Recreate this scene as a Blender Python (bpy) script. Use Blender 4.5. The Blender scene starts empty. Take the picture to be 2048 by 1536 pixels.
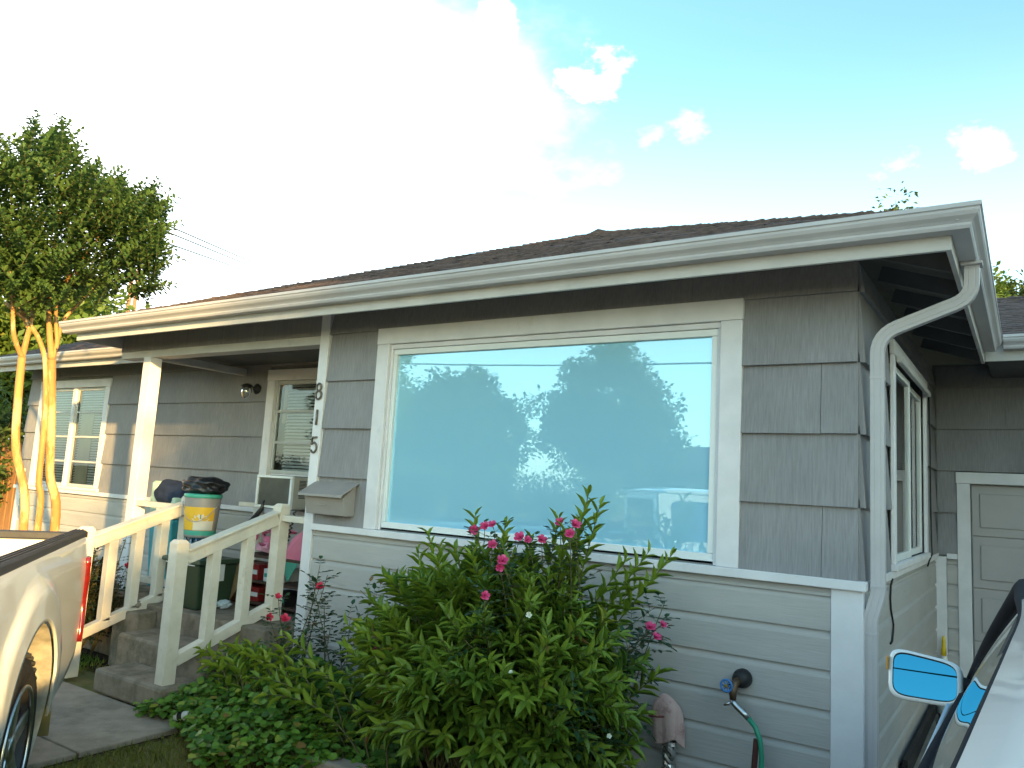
import bpy, math, random
import numpy as np
from mathutils import Vector, Matrix

# ------------------------------------------------------------------ camera, world, sun, exposure
scene = bpy.context.scene
col = scene.collection
R_ = math.radians

CAM = Vector((0.688, -4.092, 1.577))
YAW, PITCH, ROLL, FPX = 0.5883, 0.1304, 0.0576, 1558.3   # focal length in pixels of a 2048 wide picture
_f = Vector((-math.sin(YAW)*math.cos(PITCH), math.cos(YAW)*math.cos(PITCH), math.sin(PITCH)))
_r0 = Vector((math.cos(YAW), math.sin(YAW), 0)); _u0 = _r0.cross(_f)
_r = _r0*math.cos(ROLL) + _u0*math.sin(ROLL); _u = -_r0*math.sin(ROLL) + _u0*math.cos(ROLL)
cd = bpy.data.cameras.new('camera'); cam = bpy.data.objects.new('camera', cd); col.objects.link(cam)
cd.sensor_width = 36; cd.lens = FPX/2048*36; cd.clip_start = 0.02; cd.clip_end = 2000
M = Matrix(((_r.x, _u.x, -_f.x, CAM.x), (_r.y, _u.y, -_f.y, CAM.y), (_r.z, _u.z, -_f.z, CAM.z), (0, 0, 0, 1)))
cam.matrix_world = M
scene.camera = cam

def ray(px, py):                      # direction through a pixel of the 2048 x 1536 photograph
    return _f + _r*((px-1024)/FPX) - _u*((py-768)/FPX)
def at(px, py, axis, v):              # the point of that ray on the plane axis = v
    d = ray(px, py); i = 'xyz'.index(axis); t = (v-CAM[i])/d[i]
    return CAM + d*t

SUN_EL, SUN_AZ = R_(10.5), R_(116.0)  # azimuth clockwise from +y: the sun stands low, off to the right of the house
sun_dir = Vector((math.sin(SUN_AZ)*math.cos(SUN_EL), math.cos(SUN_AZ)*math.cos(SUN_EL), math.sin(SUN_EL)))
sl = bpy.data.lights.new('sun', 'SUN'); sl.energy = 5.0; sl.angle = R_(0.9); sl.color = (1.0, 0.64, 0.22)
so = bpy.data.objects.new('sun', sl); col.objects.link(so)
so.rotation_euler = sun_dir.to_track_quat('Z', 'Y').to_euler(); so.location = (20, -8, 12)

world = bpy.data.worlds.new('World'); scene.world = world; world.use_nodes = True
wn, wl = world.node_tree.nodes, world.node_tree.links; wn.clear()
def wnode(t, **k):
    n = wn.new(t)
    for a, b in k.items(): setattr(n, a, b)
    return n
w_out = wnode('ShaderNodeOutputWorld'); w_bg = wnode('ShaderNodeBackground')
sky = wnode('ShaderNodeTexSky', sky_type='NISHITA'); sky.sun_disc = False
sky.sun_elevation = SUN_EL; sky.sun_rotation = SUN_AZ; sky.air_density = 1.0; sky.dust_density = 1.2; sky.ozone_density = 1.0
w_tc = wnode('ShaderNodeTexCoord')
def wmath(op, a, b=None, c=None):
    n = wnode('ShaderNodeMath', operation=op)
    for i, v in enumerate((a, b, c)):
        if v is None: continue
        if isinstance(v, (int, float)): n.inputs[i].default_value = v
        else: wl.new(v, n.inputs[i])
    return n.outputs[0]
def wsmooth(v, lo, hi):
    n = wnode('ShaderNodeMapRange', interpolation_type='SMOOTHSTEP'); wl.new(v, n.inputs[0])
    n.inputs[1].default_value = lo; n.inputs[2].default_value = hi
    return n.outputs[0]
def wdot(d):
    n = wnode('ShaderNodeVectorMath', operation='DOT_PRODUCT'); wl.new(w_tc.outputs['Generated'], n.inputs[0])
    n.inputs[1].default_value = Vector(d).normalized(); return n.outputs['Value']
def wnoise(sc_, det=6, rough=.55, stretch=(1, 1, 1)):
    m = wnode('ShaderNodeMapping'); wl.new(w_tc.outputs['Generated'], m.inputs[0]); m.inputs['Scale'].default_value = stretch
    n = wnode('ShaderNodeTexNoise'); wl.new(m.outputs[0], n.inputs['Vector'])
    n.inputs['Scale'].default_value = sc_; n.inputs['Detail'].default_value = det; n.inputs['Roughness'].default_value = rough
    return n.outputs['Fac']
# a bright cloud bank over the yard side of the house and a few small puffs beside it
n1 = wnoise(3.2, 8, .6, (1, 1, 1.6)); n2 = wnoise(9.0, 8, .62, (1, 1, 1.7)); n3 = wnoise(13.0, 9, .62, (1, 1, 1.5))
bank = wmath('MULTIPLY_ADD', n1, 0.55, wdot((-.93, .26, .17)))
bank = wmath('MULTIPLY_ADD', n2, 0.16, bank)
bank = wsmooth(bank, 1.03, 1.37)
puff = None
for (px, py, rad, amp) in ((995, 52, .036, .8), (1180, 128, .058, .9), (1205, 160, .040, .8), (1372, 250, .040, .28), (1960, 308, .046, .32),
                           (1050, 178, .028, .5), (1800, 365, .045, .22), (930, 120, .05, .6), (640, 60, .09, .7), (1310, 280, .03, .22)):
    d = wdot(ray(px, py))                                   # 1 at the puff's middle
    e = wmath('SUBTRACT', 1.0, d)
    e = wmath('DIVIDE', e, rad*rad*.5)
    v = wmath('SUBTRACT', 1.0, e)
    v = wmath('MULTIPLY_ADD', n3, 4.6, wmath('SUBTRACT', wmath('MAXIMUM', v, -1.5), 2.35))
    v = wmath('MULTIPLY', wsmooth(v, .35, 1.5), amp)
    puff = v if puff is None else wmath('MAXIMUM', puff, v)
w_sep = wnode('ShaderNodeSeparateXYZ'); wl.new(w_tc.outputs['Generated'], w_sep.inputs[0])
haze_low = wmath('MULTIPLY', wmath('SUBTRACT', 1.0, wsmooth(w_sep.outputs[2], .14, .52)), .26)      # pale evening haze low down, all the way round
cloud = wmath('MAXIMUM', wmath('MAXIMUM', bank, puff), haze_low)
w_mix = wnode('ShaderNodeMix', data_type='RGBA'); wl.new(cloud, w_mix.inputs['Factor'])
w_tint = wnode('ShaderNodeMix', data_type='RGBA', blend_type='MULTIPLY'); w_tint.inputs['Factor'].default_value = 1.0
wl.new(sky.outputs[0], w_tint.inputs[6]); w_tint.inputs[7].default_value = (1.06, 1.45, 1.40, 1)
wl.new(w_tint.outputs[2], w_mix.inputs[6]); w_mix.inputs[7].default_value = (8.2, 8.8, 9.0, 1)
wl.new(w_mix.outputs[2], w_bg.inputs[0]); w_bg.inputs[1].default_value = 0.14
wl.new(w_bg.outputs[0], w_out.inputs[0])

vs = scene.view_settings
vs.view_transform = 'Standard'; vs.look = 'None'; vs.gamma = 1.0; vs.use_curve_mapping = False; vs.exposure = 1.55
scene.render.engine = 'CYCLES'
scene.cycles.use_denoising = True
scene.cycles.max_bounces = 8; scene.cycles.transparent_max_bounces = 8
scene.cycles.caustics_reflective = False; scene.cycles.caustics_refractive = False
scene.cycles.sample_clamp_indirect = 8

# ------------------------------------------------------------------ materials
MAT = {}
def mat(name, c1, c2=None, rough=.6, scale=6.0, stretch=(1, 1, 1), bump=0.0, bscale=None, bstretch=None, metal=0.0, spec=.5,
        coat=0.0, detail=5, lo=.35, hi=.65, sheen=0.0):
    if name in MAT: return MAT[name]
    m = bpy.data.materials.new(name); m.use_nodes = True; MAT[name] = m
    nt = m.node_tree; b = nt.nodes['Principled BSDF']
    b.inputs['Roughness'].default_value = rough; b.inputs['Metallic'].default_value = metal
    b.inputs['Specular IOR Level'].default_value = spec
    if coat: b.inputs['Coat Weight'].default_value = coat; b.inputs['Coat Roughness'].default_value = .04
    if c2 is None: c2 = tuple(max(0, v*.82) for v in c1)
    tc = nt.nodes.new('ShaderNodeTexCoord')
    def noise(s, st, det):
        mp = nt.nodes.new('ShaderNodeMapping'); nt.links.new(tc.outputs['Object'], mp.inputs[0]); mp.inputs['Scale'].default_value = st
        n = nt.nodes.new('ShaderNodeTexNoise'); nt.links.new(mp.outputs[0], n.inputs['Vector'])
        n.inputs['Scale'].default_value = s; n.inputs['Detail'].default_value = det; n.inputs['Roughness'].default_value = .6
        return n.outputs['Fac']
    nz = noise(scale, stretch, detail)
    mr = nt.nodes.new('ShaderNodeMapRange'); nt.links.new(nz, mr.inputs[0]); mr.inputs[1].default_value = lo; mr.inputs[2].default_value = hi
    mx = nt.nodes.new('ShaderNodeMix'); mx.data_type = 'RGBA'; nt.links.new(mr.outputs[0], mx.inputs['Factor'])
    mx.inputs[6].default_value = (*c1, 1); mx.inputs[7].default_value = (*c2, 1)
    nt.links.new(mx.outputs[2], b.inputs['Base Color'])
    if bump:
        bz = noise(bscale or scale*4, bstretch or stretch, 4)
        bp = nt.nodes.new('ShaderNodeBump'); nt.links.new(bz, bp.inputs['Height']); bp.inputs['Strength'].default_value = bump; bp.inputs['Distance'].default_value = .01
        nt.links.new(bp.outputs[0], b.inputs['Normal'])
    return m

def dirt(m, color, amount=.5, scale=2.5, lo=.52, hi=.75, stretch=(1, 1, 1)):   # stains with a shape of their own over a plain material
    nt = m.node_tree; b = nt.nodes['Principled BSDF']
    src = b.inputs['Base Color'].links[0].from_socket
    tc = nt.nodes.new('ShaderNodeTexCoord'); mp = nt.nodes.new('ShaderNodeMapping'); nt.links.new(tc.outputs['Object'], mp.inputs[0]); mp.inputs['Scale'].default_value = stretch
    n = nt.nodes.new('ShaderNodeTexNoise'); nt.links.new(mp.outputs[0], n.inputs['Vector']); n.inputs['Scale'].default_value = scale; n.inputs['Detail'].default_value = 8; n.inputs['Roughness'].default_value = .7
    mr = nt.nodes.new('ShaderNodeMapRange'); nt.links.new(n.outputs['Fac'], mr.inputs[0]); mr.inputs[1].default_value = lo; mr.inputs[2].default_value = hi; mr.inputs[4].default_value = amount
    mx = nt.nodes.new('ShaderNodeMix'); mx.data_type = 'RGBA'; nt.links.new(mr.outputs[0], mx.inputs['Factor'])
    nt.links.new(src, mx.inputs[6]); mx.inputs[7].default_value = (*color, 1); nt.links.new(mx.outputs[2], b.inputs['Base Color'])
    return m

def shake_mat(name, c, axis):      # painted striated shakes: narrow vertical flutes
    m = mat(name, c, tuple(v*.86 for v in c), rough=.72, scale=3.0, stretch=(1, 1, .6), spec=.3)
    nt = m.node_tree; b = nt.nodes['Principled BSDF']; tc = nt.nodes.new('ShaderNodeTexCoord')
    mp = nt.nodes.new('ShaderNodeMapping'); nt.links.new(tc.outputs['Object'], mp.inputs[0])
    mp.inputs['Scale'].default_value = (130, 130, .9)
    n = nt.nodes.new('ShaderNodeTexNoise'); nt.links.new(mp.outputs[0], n.inputs['Vector']); n.inputs['Scale'].default_value = 1.0; n.inputs['Detail'].default_value = 3
    bp = nt.nodes.new('ShaderNodeBump'); nt.links.new(n.outputs['Fac'], bp.inputs['Height']); bp.inputs['Strength'].default_value = .55; bp.inputs['Distance'].default_value = .006
    nt.links.new(bp.outputs[0], b.inputs['Normal'])
    src = b.inputs['Base Color'].links[0].from_socket
    mr = nt.nodes.new('ShaderNodeMapRange'); nt.links.new(n.outputs['Fac'], mr.inputs[0]); mr.inputs[1].default_value = .3; mr.inputs[2].default_value = .7; mr.inputs[3].default_value = .86; mr.inputs[4].default_value = 1.1
    mx = nt.nodes.new('ShaderNodeMix'); mx.data_type = 'RGBA'; mx.blend_type = 'MULTIPLY'; mx.inputs['Factor'].default_value = 1
    nt.links.new(src, mx.inputs[6]); nt.links.new(mr.outputs[0], mx.inputs[7]); nt.links.new(mx.outputs[2], b.inputs['Base Color'])
    return m

def leaf_mat(name, dark, light, extra=None, rough=.45, trans=.3):   # colour differs from leaf to leaf by the attribute rnd
    m = bpy.data.materials.new(name); m.use_nodes = True; MAT[name] = m
    nt = m.node_tree; b = nt.nodes['Principled BSDF']; b.inputs['Roughness'].default_value = rough; b.inputs['Specular IOR Level'].default_value = .35
    a = nt.nodes.new('ShaderNodeAttribute'); a.attribute_name = 'rnd'
    cr = nt.nodes.new('ShaderNodeValToRGB'); nt.links.new(a.outputs['Fac'], cr.inputs[0])
    cr.color_ramp.elements[0].color = (*dark, 1); cr.color_ramp.elements[1].color = (*light, 1); cr.color_ramp.elements[1].position = .93
    if extra:
        e = cr.color_ramp.elements.new(.975); e.color = (*extra, 1)
        e = cr.color_ramp.elements.new(1.0); e.color = (.22, .12, .04, 1)
    nt.links.new(cr.outputs[0], b.inputs['Base Color'])
    t = nt.nodes.new('ShaderNodeBsdfTranslucent'); nt.links.new(cr.outputs[0], t.inputs[0])
    ms = nt.nodes.new('ShaderNodeMixShader'); ms.inputs[0].default_value = trans
    nt.links.new(b.outputs[0], ms.inputs[1]); nt.links.new(t.outputs[0], ms.inputs[2])
    nt.links.new(ms.outputs[0], nt.nodes['Material Output'].inputs[0])
    return m

def glass_mat(name, refl=.5, tint=(1, 1, 1), rtint=(1, 1, 1), rough=.0, wav=0.0):
    m = bpy.data.materials.new(name); m.use_nodes = True; MAT[name] = m
    nt = m.node_tree; nt.nodes.remove(nt.nodes['Principled BSDF'])
    g = nt.nodes.new('ShaderNodeBsdfGlossy'); g.inputs['Roughness'].default_value = rough; g.inputs[0].default_value = (*rtint, 1)
    t = nt.nodes.new('ShaderNodeBsdfTransparent'); t.inputs[0].default_value = (*tint, 1)
    ms = nt.nodes.new('ShaderNodeMixShader'); ms.inputs[0].default_value = refl
    if wav:
        tc = nt.nodes.new('ShaderNodeTexCoord'); n = nt.nodes.new('ShaderNodeTexNoise'); nt.links.new(tc.outputs['Object'], n.inputs['Vector']); n.inputs['Scale'].default_value = 1.6; n.inputs['Detail'].default_value = 1
        bp = nt.nodes.new('ShaderNodeBump'); nt.links.new(n.outputs['Fac'], bp.inputs['Height']); bp.inputs['Strength'].default_value = wav; bp.inputs['Distance'].default_value = .01
        nt.links.new(bp.outputs[0], g.inputs['Normal'])
    lw = nt.nodes.new('ShaderNodeFresnel'); lw.inputs[0].default_value = 1.5
    mr = nt.nodes.new('ShaderNodeMapRange'); nt.links.new(lw.outputs[0], mr.inputs[0]); mr.inputs[1].default_value = .04; mr.inputs[2].default_value = 1; mr.inputs[3].default_value = refl; mr.inputs[4].default_value = 1
    nt.links.new(mr.outputs[0], ms.inputs[0])
    nt.links.new(t.outputs[0], ms.inputs[1]); nt.links.new(g.outputs[0], ms.inputs[2])
    nt.links.new(ms.outputs[0], nt.nodes['Material Output'].inputs[0])
    return m

def specks(m, color=(.05, .045, .04), scale=55, lo=.735, hi=.755, amount=.8): return dirt(m, color, amount, scale, lo, hi)
# real-world base colours
SHAKE = specks(dirt(shake_mat('painted_grey_shake', (.285, .272, .282), 'x'), (.20, .19, .18), .5, 2.2, .55, .75, (1, 1, .35)), scale=42)
SIDING = dirt(mat('painted_grey_siding', (.465, .435, .415), (.415, .39, .37), rough=.65, scale=2.0, stretch=(1, 1, 4), bump=.25, bscale=14, bstretch=(.5, .5, 6), spec=.3), (.22, .21, .19), .55, 3.5, .60, .78, (.7, .7, 3))
specks(SIDING, scale=48)
CORE = mat('wall_core', (.22, .22, .215), rough=.9)
WHITE = dirt(mat('white_trim_paint', (.76, .73, .75), (.68, .655, .67), rough=.55, scale=5, bump=.12, bscale=30, spec=.35), (.40, .36, .29), .6, 4.0, .60, .80, (1, 1, .5))
RAILW = dirt(mat('weathered_white_rail_paint', (.74, .67, .58), (.64, .57, .48), rough=.6, scale=7, bump=.2, bscale=22, spec=.3), (.36, .29, .15), .7, 5.0, .60, .78)
GUTTER = dirt(mat('cream_gutter_enamel', (.53, .50, .51), (.46, .435, .445), rough=.38, scale=2.5, spec=.5), (.38, .34, .27), .45, 3.0, .58, .8, (.4, .4, 2))
FASCIA = dirt(mat('fascia_paint', (.58, .55, .535), (.50, .475, .465), rough=.6, scale=3, bump=.12), (.28, .26, .22), .5, 4, .6, .8)
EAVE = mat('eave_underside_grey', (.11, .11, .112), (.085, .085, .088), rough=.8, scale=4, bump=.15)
ROOF = mat('brown_grey_roof_shingle', (.165, .112, .098), (.080, .062, .060), rough=.92, scale=22, detail=6, bump=.5, bscale=160, spec=.2)
CONC = dirt(mat('weathered_concrete', (.33, .27, .215), (.245, .20, .16), rough=.9, scale=7, bump=.35, bscale=60, spec=.2), (.10, .095, .07), .7, 2.2, .50, .72)
CONCE = dirt(mat('old_step_concrete', (.29, .235, .18), (.20, .16, .12), rough=.9, scale=8, bump=.4, bscale=70, spec=.2), (.11, .10, .06), .75, 4, .50, .7)
SOIL = mat('garden_soil', (.055, .040, .028), (.028, .021, .015), rough=1, scale=25, bump=.8, bscale=80, spec=.1)
DIRTM = mat('dry_lawn_ground', (.22, .175, .075), (.12, .125, .045), rough=1, scale=7, bump=.6, bscale=60, spec=.1)
ASPH = mat('asphalt', (.055, .055, .055), (.04, .04, .04), rough=.9, scale=20, bump=.4, bscale=120, spec=.2)
BARK = dirt(mat('smooth_tan_bark', (.42, .23, .085), (.33, .17, .06), rough=.7, scale=6, stretch=(1, 1, .35), bump=.7, bscale=14, spec=.25), (.55, .40, .22), .85, 7, .5, .58, (1, 1, .3))
DBARK = mat('dark_bark', (.10, .075, .05), (.06, .045, .03), rough=.9, scale=14, stretch=(1, 1, .3), bump=.6, bscale=40)
STEM = mat('green_brown_stem', (.13, .12, .045), (.09, .075, .03), rough=.7, scale=10)
LATTE = mat('grey_brown_mailbox', (.33, .295, .28), (.28, .25, .235), rough=.5, scale=4, spec=.4)
BLACK = mat('black_rubber', (.012, .012, .014), (.02, .02, .022), rough=.55, scale=9, spec=.4)
SEAL = mat('dull_black_seal', (.012, .012, .016), (.018, .018, .022), rough=.85, scale=9, spec=.15)
TYRE = mat('tyre_rubber', (.020, .020, .020), (.032, .030, .028), rough=.85, scale=12, bump=.3, spec=.25)
PAINTW = mat('white_car_paint', (.76, .77, .76), (.74, .75, .74), rough=.28, scale=1.5, coat=.8, spec=.5)
CHROME = mat('brushed_alloy', (.52, .53, .54), (.44, .45, .46), rough=.28, metal=1.0, scale=8)
DARKPL = mat('dark_grey_plastic', (.035, .034, .037), (.026, .025, .028), rough=.5, scale=10, bump=.1)
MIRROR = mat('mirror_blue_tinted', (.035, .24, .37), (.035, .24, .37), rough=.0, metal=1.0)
REDL = mat('red_tail_lens', (.20, .010, .010), (.13, .008, .008), rough=.15, scale=40, coat=1.0)
PANE = glass_mat('reflective_window_glass', .32, (.74, .88, .97), (.62, .88, 1.0), .004, .03)
_nt = PANE.node_tree                     # pale blue diffuse colour put in to brighten the pane like sky glare
_df = _nt.nodes.new('ShaderNodeBsdfDiffuse'); _df.inputs[0].default_value = (.40, .78, 1.0, 1)
_ms = [n for n in _nt.nodes if n.type == 'MIX_SHADER'][0]; _tr = [n for n in _nt.nodes if n.type == 'BSDF_TRANSPARENT'][0]
_m2 = _nt.nodes.new('ShaderNodeMixShader'); _m2.inputs[0].default_value = .94
_nt.links.new(_tr.outputs[0], _m2.inputs[1]); _nt.links.new(_df.outputs[0], _m2.inputs[2]); _nt.links.new(_m2.outputs[0], _ms.inputs[1])
PANE2 = glass_mat('plain_window_glass', .09, (.92, .95, .95), (1, 1, 1), 0, .05)
CARG = glass_mat('tinted_car_glass', .14, (.26, .30, .30), (1, 1, 1))
CURT = mat('white_curtain', (.82, .84, .86), (.78, .80, .82), rough=.85, scale=3)
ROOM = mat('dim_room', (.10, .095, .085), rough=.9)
BLIND = mat('white_blind', (.66, .66, .62), (.58, .58, .55), rough=.6)

# ------------------------------------------------------------------ mesh helpers
def tag(o, label=None, cat=None, group=None, kind=None):
    if label: o['label'] = label
    if cat: o['category'] = cat
    if group: o['group'] = group
    if kind: o['kind'] = kind
    return o
def empty(name, loc, label=None, cat=None, group=None):
    o = bpy.data.objects.new(name, None); col.objects.link(o); o.location = loc; o.empty_display_size = .1
    return tag(o, label, cat, group)
def V(*a): return Vector(a)

class MB:
    shift = None
    def __init__(s): s.v = []; s.f = []
    def add(s, vs_, fs_):
        n = len(s.v); s.v += [tuple(v) for v in vs_]; s.f += [tuple(i+n for i in f) for f in fs_]; return s
    def box(s, x0, x1, y0, y1, z0, z1):
        x0, x1 = min(x0, x1), max(x0, x1); y0, y1 = min(y0, y1), max(y0, y1); z0, z1 = min(z0, z1), max(z0, z1)
        return s.add([(x0, y0, z0), (x1, y0, z0), (x1, y1, z0), (x0, y1, z0), (x0, y0, z1), (x1, y0, z1), (x1, y1, z1), (x0, y1, z1)],
                     [(0, 3, 2, 1), (4, 5, 6, 7), (0, 1, 5, 4), (1, 2, 6, 5), (2, 3, 7, 6), (3, 0, 4, 7)])
    def beam(s, a, b, w, h, up=(0, 0, 1)):            # a bar from a to b, w wide and h high
        a, b = Vector(a), Vector(b); d = (b-a).normalized(); u = Vector(up); r = d.cross(u).normalized(); u = r.cross(d)
        vs_ = [p + r*(i*w/2) + u*(j*h/2) for p in (a, b) for (i, j) in ((-1, -1), (1, -1), (1, 1), (-1, 1))]
        return s.add(vs_, [(0, 1, 2, 3), (7, 6, 5, 4), (0, 4, 5, 1), (1, 5, 6, 2), (2, 6, 7, 3), (3, 7, 4, 0)])
    def prism(s, poly, fn, a, b):                     # poly of (u, v), fn(u, v, t) -> point
        n = len(poly); vs_ = [fn(u, v, a) for u, v in poly] + [fn(u, v, b) for u, v in poly]
        return s.add(vs_, [tuple(range(n))[::-1], tuple(range(n, 2*n))] + [(i, (i+1) % n, (i+1) % n+n, i+n) for i in range(n)])
    def tube(s, pts, r, n=8, cap=True, flat=1.0):
        pts = [Vector(p) for p in pts]; rs = r if isinstance(r, (list, tuple)) else [r]*len(pts); base = len(s.v); prev = None
        for i, p in enumerate(pts):
            d = (pts[min(i+1, len(pts)-1)] - pts[max(i-1, 0)])
            d = d.normalized() if d.length > 1e-9 else V(0, 0, 1)
            if prev is None: a = d.orthogonal().normalized()
            else:
                a = prev - d*prev.dot(d)
                a = a.normalized() if a.length > 1e-6 else d.orthogonal().normalized()
            prev = a; b = d.cross(a)
            for k in range(n):
                t = 2*math.pi*k/n; s.v.append(tuple(p + a*(math.cos(t)*rs[i]) + b*(math.sin(t)*rs[i]*flat)))
        for i in range(len(pts)-1):
            for k in range(n):
                k2 = (k+1) % n; s.f.append((base+i*n+k, base+i*n+k2, base+(i+1)*n+k2, base+(i+1)*n+k))
        if cap:
            s.f.append(tuple(base+k for k in range(n))[::-1]); e = base+(len(pts)-1)*n; s.f.append(tuple(e+k for k in range(n)))
        return s
    def lathe(s, prof, c=(0, 0, 0), axis=(0, 0, 1), n=24, caps=True):   # prof of (radius, height along axis)
        c = Vector(c); ax = Vector(axis).normalized(); a = ax.orthogonal().normalized(); b = ax.cross(a); base = len(s.v)
        for (r, h) in prof:
            for k in range(n):
                t = 2*math.pi*k/n; s.v.append(tuple(c + ax*h + a*(math.cos(t)*r) + b*(math.sin(t)*r)))
        for i in range(len(prof)-1):
            for k in range(n):
                k2 = (k+1) % n; s.f.append((base+i*n+k, base+i*n+k2, base+(i+1)*n+k2, base+(i+1)*n+k))
        if caps:
            s.f.append(tuple(base+k for k in range(n))[::-1]); e = base+(len(prof)-1)*n; s.f.append(tuple(e+k for k in range(n)))
        return s
    def grid(s, rows, closed=False):
        base = len(s.v); n = len(rows[0])
        for r in rows: s.v += [tuple(p) for p in r]
        for i in range(len(rows)-1):
            for j in range(n if closed else n-1):
                j2 = (j+1) % n; s.f.append((base+i*n+j, base+i*n+j2, base+(i+1)*n+j2, base+(i+1)*n+j))
        return s
    def build(s, name, m, parent=None, smooth=False, bevel=0, solid=0, seg=2, loc=None, subsurf=0):
        me = bpy.data.meshes.new(name)
        vv = s.v
        if MB.shift is not None: vv = [(x+MB.shift, y, z) for x, y, z in vv]
        if loc is not None: vv = [(x-loc[0], y-loc[1], z-loc[2]) for x, y, z in s.v]
        me.from_pydata(vv, [], s.f); me.materials.append(m); me.update()
        o = bpy.data.objects.new(name, me); col.objects.link(o)
        if loc is not None: o.location = loc
        if smooth: me.shade_smooth()
        if solid:
            md = o.modifiers.new('solid', 'SOLIDIFY'); md.thickness = solid; md.offset = -1
        if subsurf:
            md = o.modifiers.new('sub', 'SUBSURF'); md.levels = subsurf; md.render_levels = subsurf
        if bevel:
            md = o.modifiers.new('bevel', 'BEVEL'); md.width = bevel; md.segments = seg; md.limit_method = 'ANGLE'; md.angle_limit = R_(40)
        if parent is not None:
            o.parent = parent
            o.matrix_parent_inverse = wmat(parent).inverted()
        return o
def wmat(o):
    m = o.matrix_basis.copy(); p = o.parent
    if p is not None: m = wmat(p) @ o.matrix_parent_inverse @ m
    return m
def bxo(name, m, parent, x0, x1, y0, y1, z0, z1, bevel=.004):
    return MB().box(x0, x1, y0, y1, z0, z1).build(name, m, parent, bevel=bevel)

def np_mesh(name, verts, faces_flat, loops_per_face, m, parent=None, rnd=None, smooth=False):
    me = bpy.data.meshes.new(name); nv = len(verts); nf = len(faces_flat)//loops_per_face
    me.vertices.add(nv); me.vertices.foreach_set('co', np.asarray(verts, dtype=np.float32).ravel())
    me.loops.add(nf*loops_per_face); me.loops.foreach_set('vertex_index', np.asarray(faces_flat, dtype=np.int32).ravel())
    me.polygons.add(nf); me.polygons.foreach_set('loop_start', np.arange(0, nf*loops_per_face, loops_per_face, dtype=np.int32))
    me.polygons.foreach_set('loop_total', np.full(nf, loops_per_face, dtype=np.int32))
    me.update(calc_edges=True); me.validate()
    if rnd is not None:
        a = me.attributes.new('rnd', 'FLOAT', 'POINT'); a.data.foreach_set('value', np.asarray(rnd, dtype=np.float32))
    me.materials.append(m)
    o = bpy.data.objects.new(name, me); col.objects.link(o)
    if parent is not None:
        o.parent = parent; o.matrix_parent_inverse = wmat(parent).inverted()
    return o

LEAF_LANCE = np.array([(0, 0, 0), (.28, -.5, .10), (.28, 0, -.04), (.28, .5, .10), (.62, -.42, .07), (.62, 0, -.07), (.62, .42, .07), (1, 0, -.16)], dtype=float)
LEAF_LANCE_F = [(0, 1, 2), (0, 2, 3), (1, 4, 5), (1, 5, 2), (2, 5, 6), (2, 6, 3), (4, 7, 5), (5, 7, 6)]
LEAF_QUAD = np.array([(0, 0, 0), (.5, -.5, .06), (1, 0, -.08), (.5, .5, .06)], dtype=float)
LEAF_QUAD_F = [(0, 1, 2), (0, 2, 3)]
LEAF_OVAL = np.array([(0, 0, 0), (.3, -.45, .07), (.75, -.36, .05), (1, 0, -.10), (.75, .36, .05), (.3, .45, .07), (.5, 0, -.05)], dtype=float)
LEAF_OVAL_F = [(0, 1, 6), (1, 2, 6), (2, 3, 6), (3, 4, 6), (4, 5, 6), (5, 0, 6)]
def leaves(name, P, D, U, L, W, m, parent=None, kind='lance', rnd=None, seed=0):
    T, F = {'lance': (LEAF_LANCE, LEAF_LANCE_F), 'quad': (LEAF_QUAD, LEAF_QUAD_F), 'oval': (LEAF_OVAL, LEAF_OVAL_F)}[kind]
    P, D, U = (np.asarray(a, dtype=float) for a in (P, D, U)); n = len(P)
    L = np.broadcast_to(np.asarray(L, dtype=float), (n,)); W = np.broadcast_to(np.asarray(W, dtype=float), (n,))
    D = D/np.maximum(np.linalg.norm(D, axis=1, keepdims=True), 1e-9)
    S = np.cross(U, D); ns = np.linalg.norm(S, axis=1, keepdims=True)
    S = np.where(ns > 1e-4, S/np.maximum(ns, 1e-9), np.array([1., 0, 0])); N = np.cross(D, S)
    vv = P[:, None, :] + D[:, None, :]*(T[None, :, 0:1]*L[:, None, None]) + S[:, None, :]*(T[None, :, 1:2]*W[:, None, None]) + N[:, None, :]*(T[None, :, 2:3]*L[:, None, None])
    k = len(T); ff = (np.arange(n)[:, None, None]*k + np.array(F)[None]).ravel()
    if rnd is None: rnd = np.random.default_rng(seed).random(n)
    o = np_mesh(name, vv.reshape(-1, 3), ff, 3, m, parent, np.repeat(rnd, k))
    o['kind'] = 'stuff'
    return o
# ------------------------------------------------------------------ the setting: ground, street, drive, walk
def sheet(name, x0, x1, y0, y1, z, m, z2=None, thick=0):
    z2 = z if z2 is None else z2
    b = MB()
    if thick: b.add([(x0, y0, z-thick), (x1, y0, z-thick), (x1, y1, z2-thick), (x0, y1, z2-thick), (x0, y0, z), (x1, y0, z), (x1, y1, z2), (x0, y1, z2)],
                    [(0, 3, 2, 1), (4, 5, 6, 7), (0, 1, 5, 4), (1, 2, 6, 5), (2, 3, 7, 6), (3, 0, 4, 7)])
    else: b.add([(x0, y0, z), (x1, y0, z), (x1, y1, z2), (x0, y1, z2)], [(0, 1, 2, 3)])
    o = b.build(name, m); o['kind'] = 'structure'; return o
sheet('ground', -300, 300, -300, 300, -.03, DIRTM)
sheet('garden_bed', -3.62, -.02, -1.02, .0, -.006, SOIL)
sheet('garden_bed', -12, -5.3, -.6, 1.05, -.010, SOIL)
drive = sheet('driveway', -.55, 4.2, -9.6, 3.58, -.012, CONC)
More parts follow.
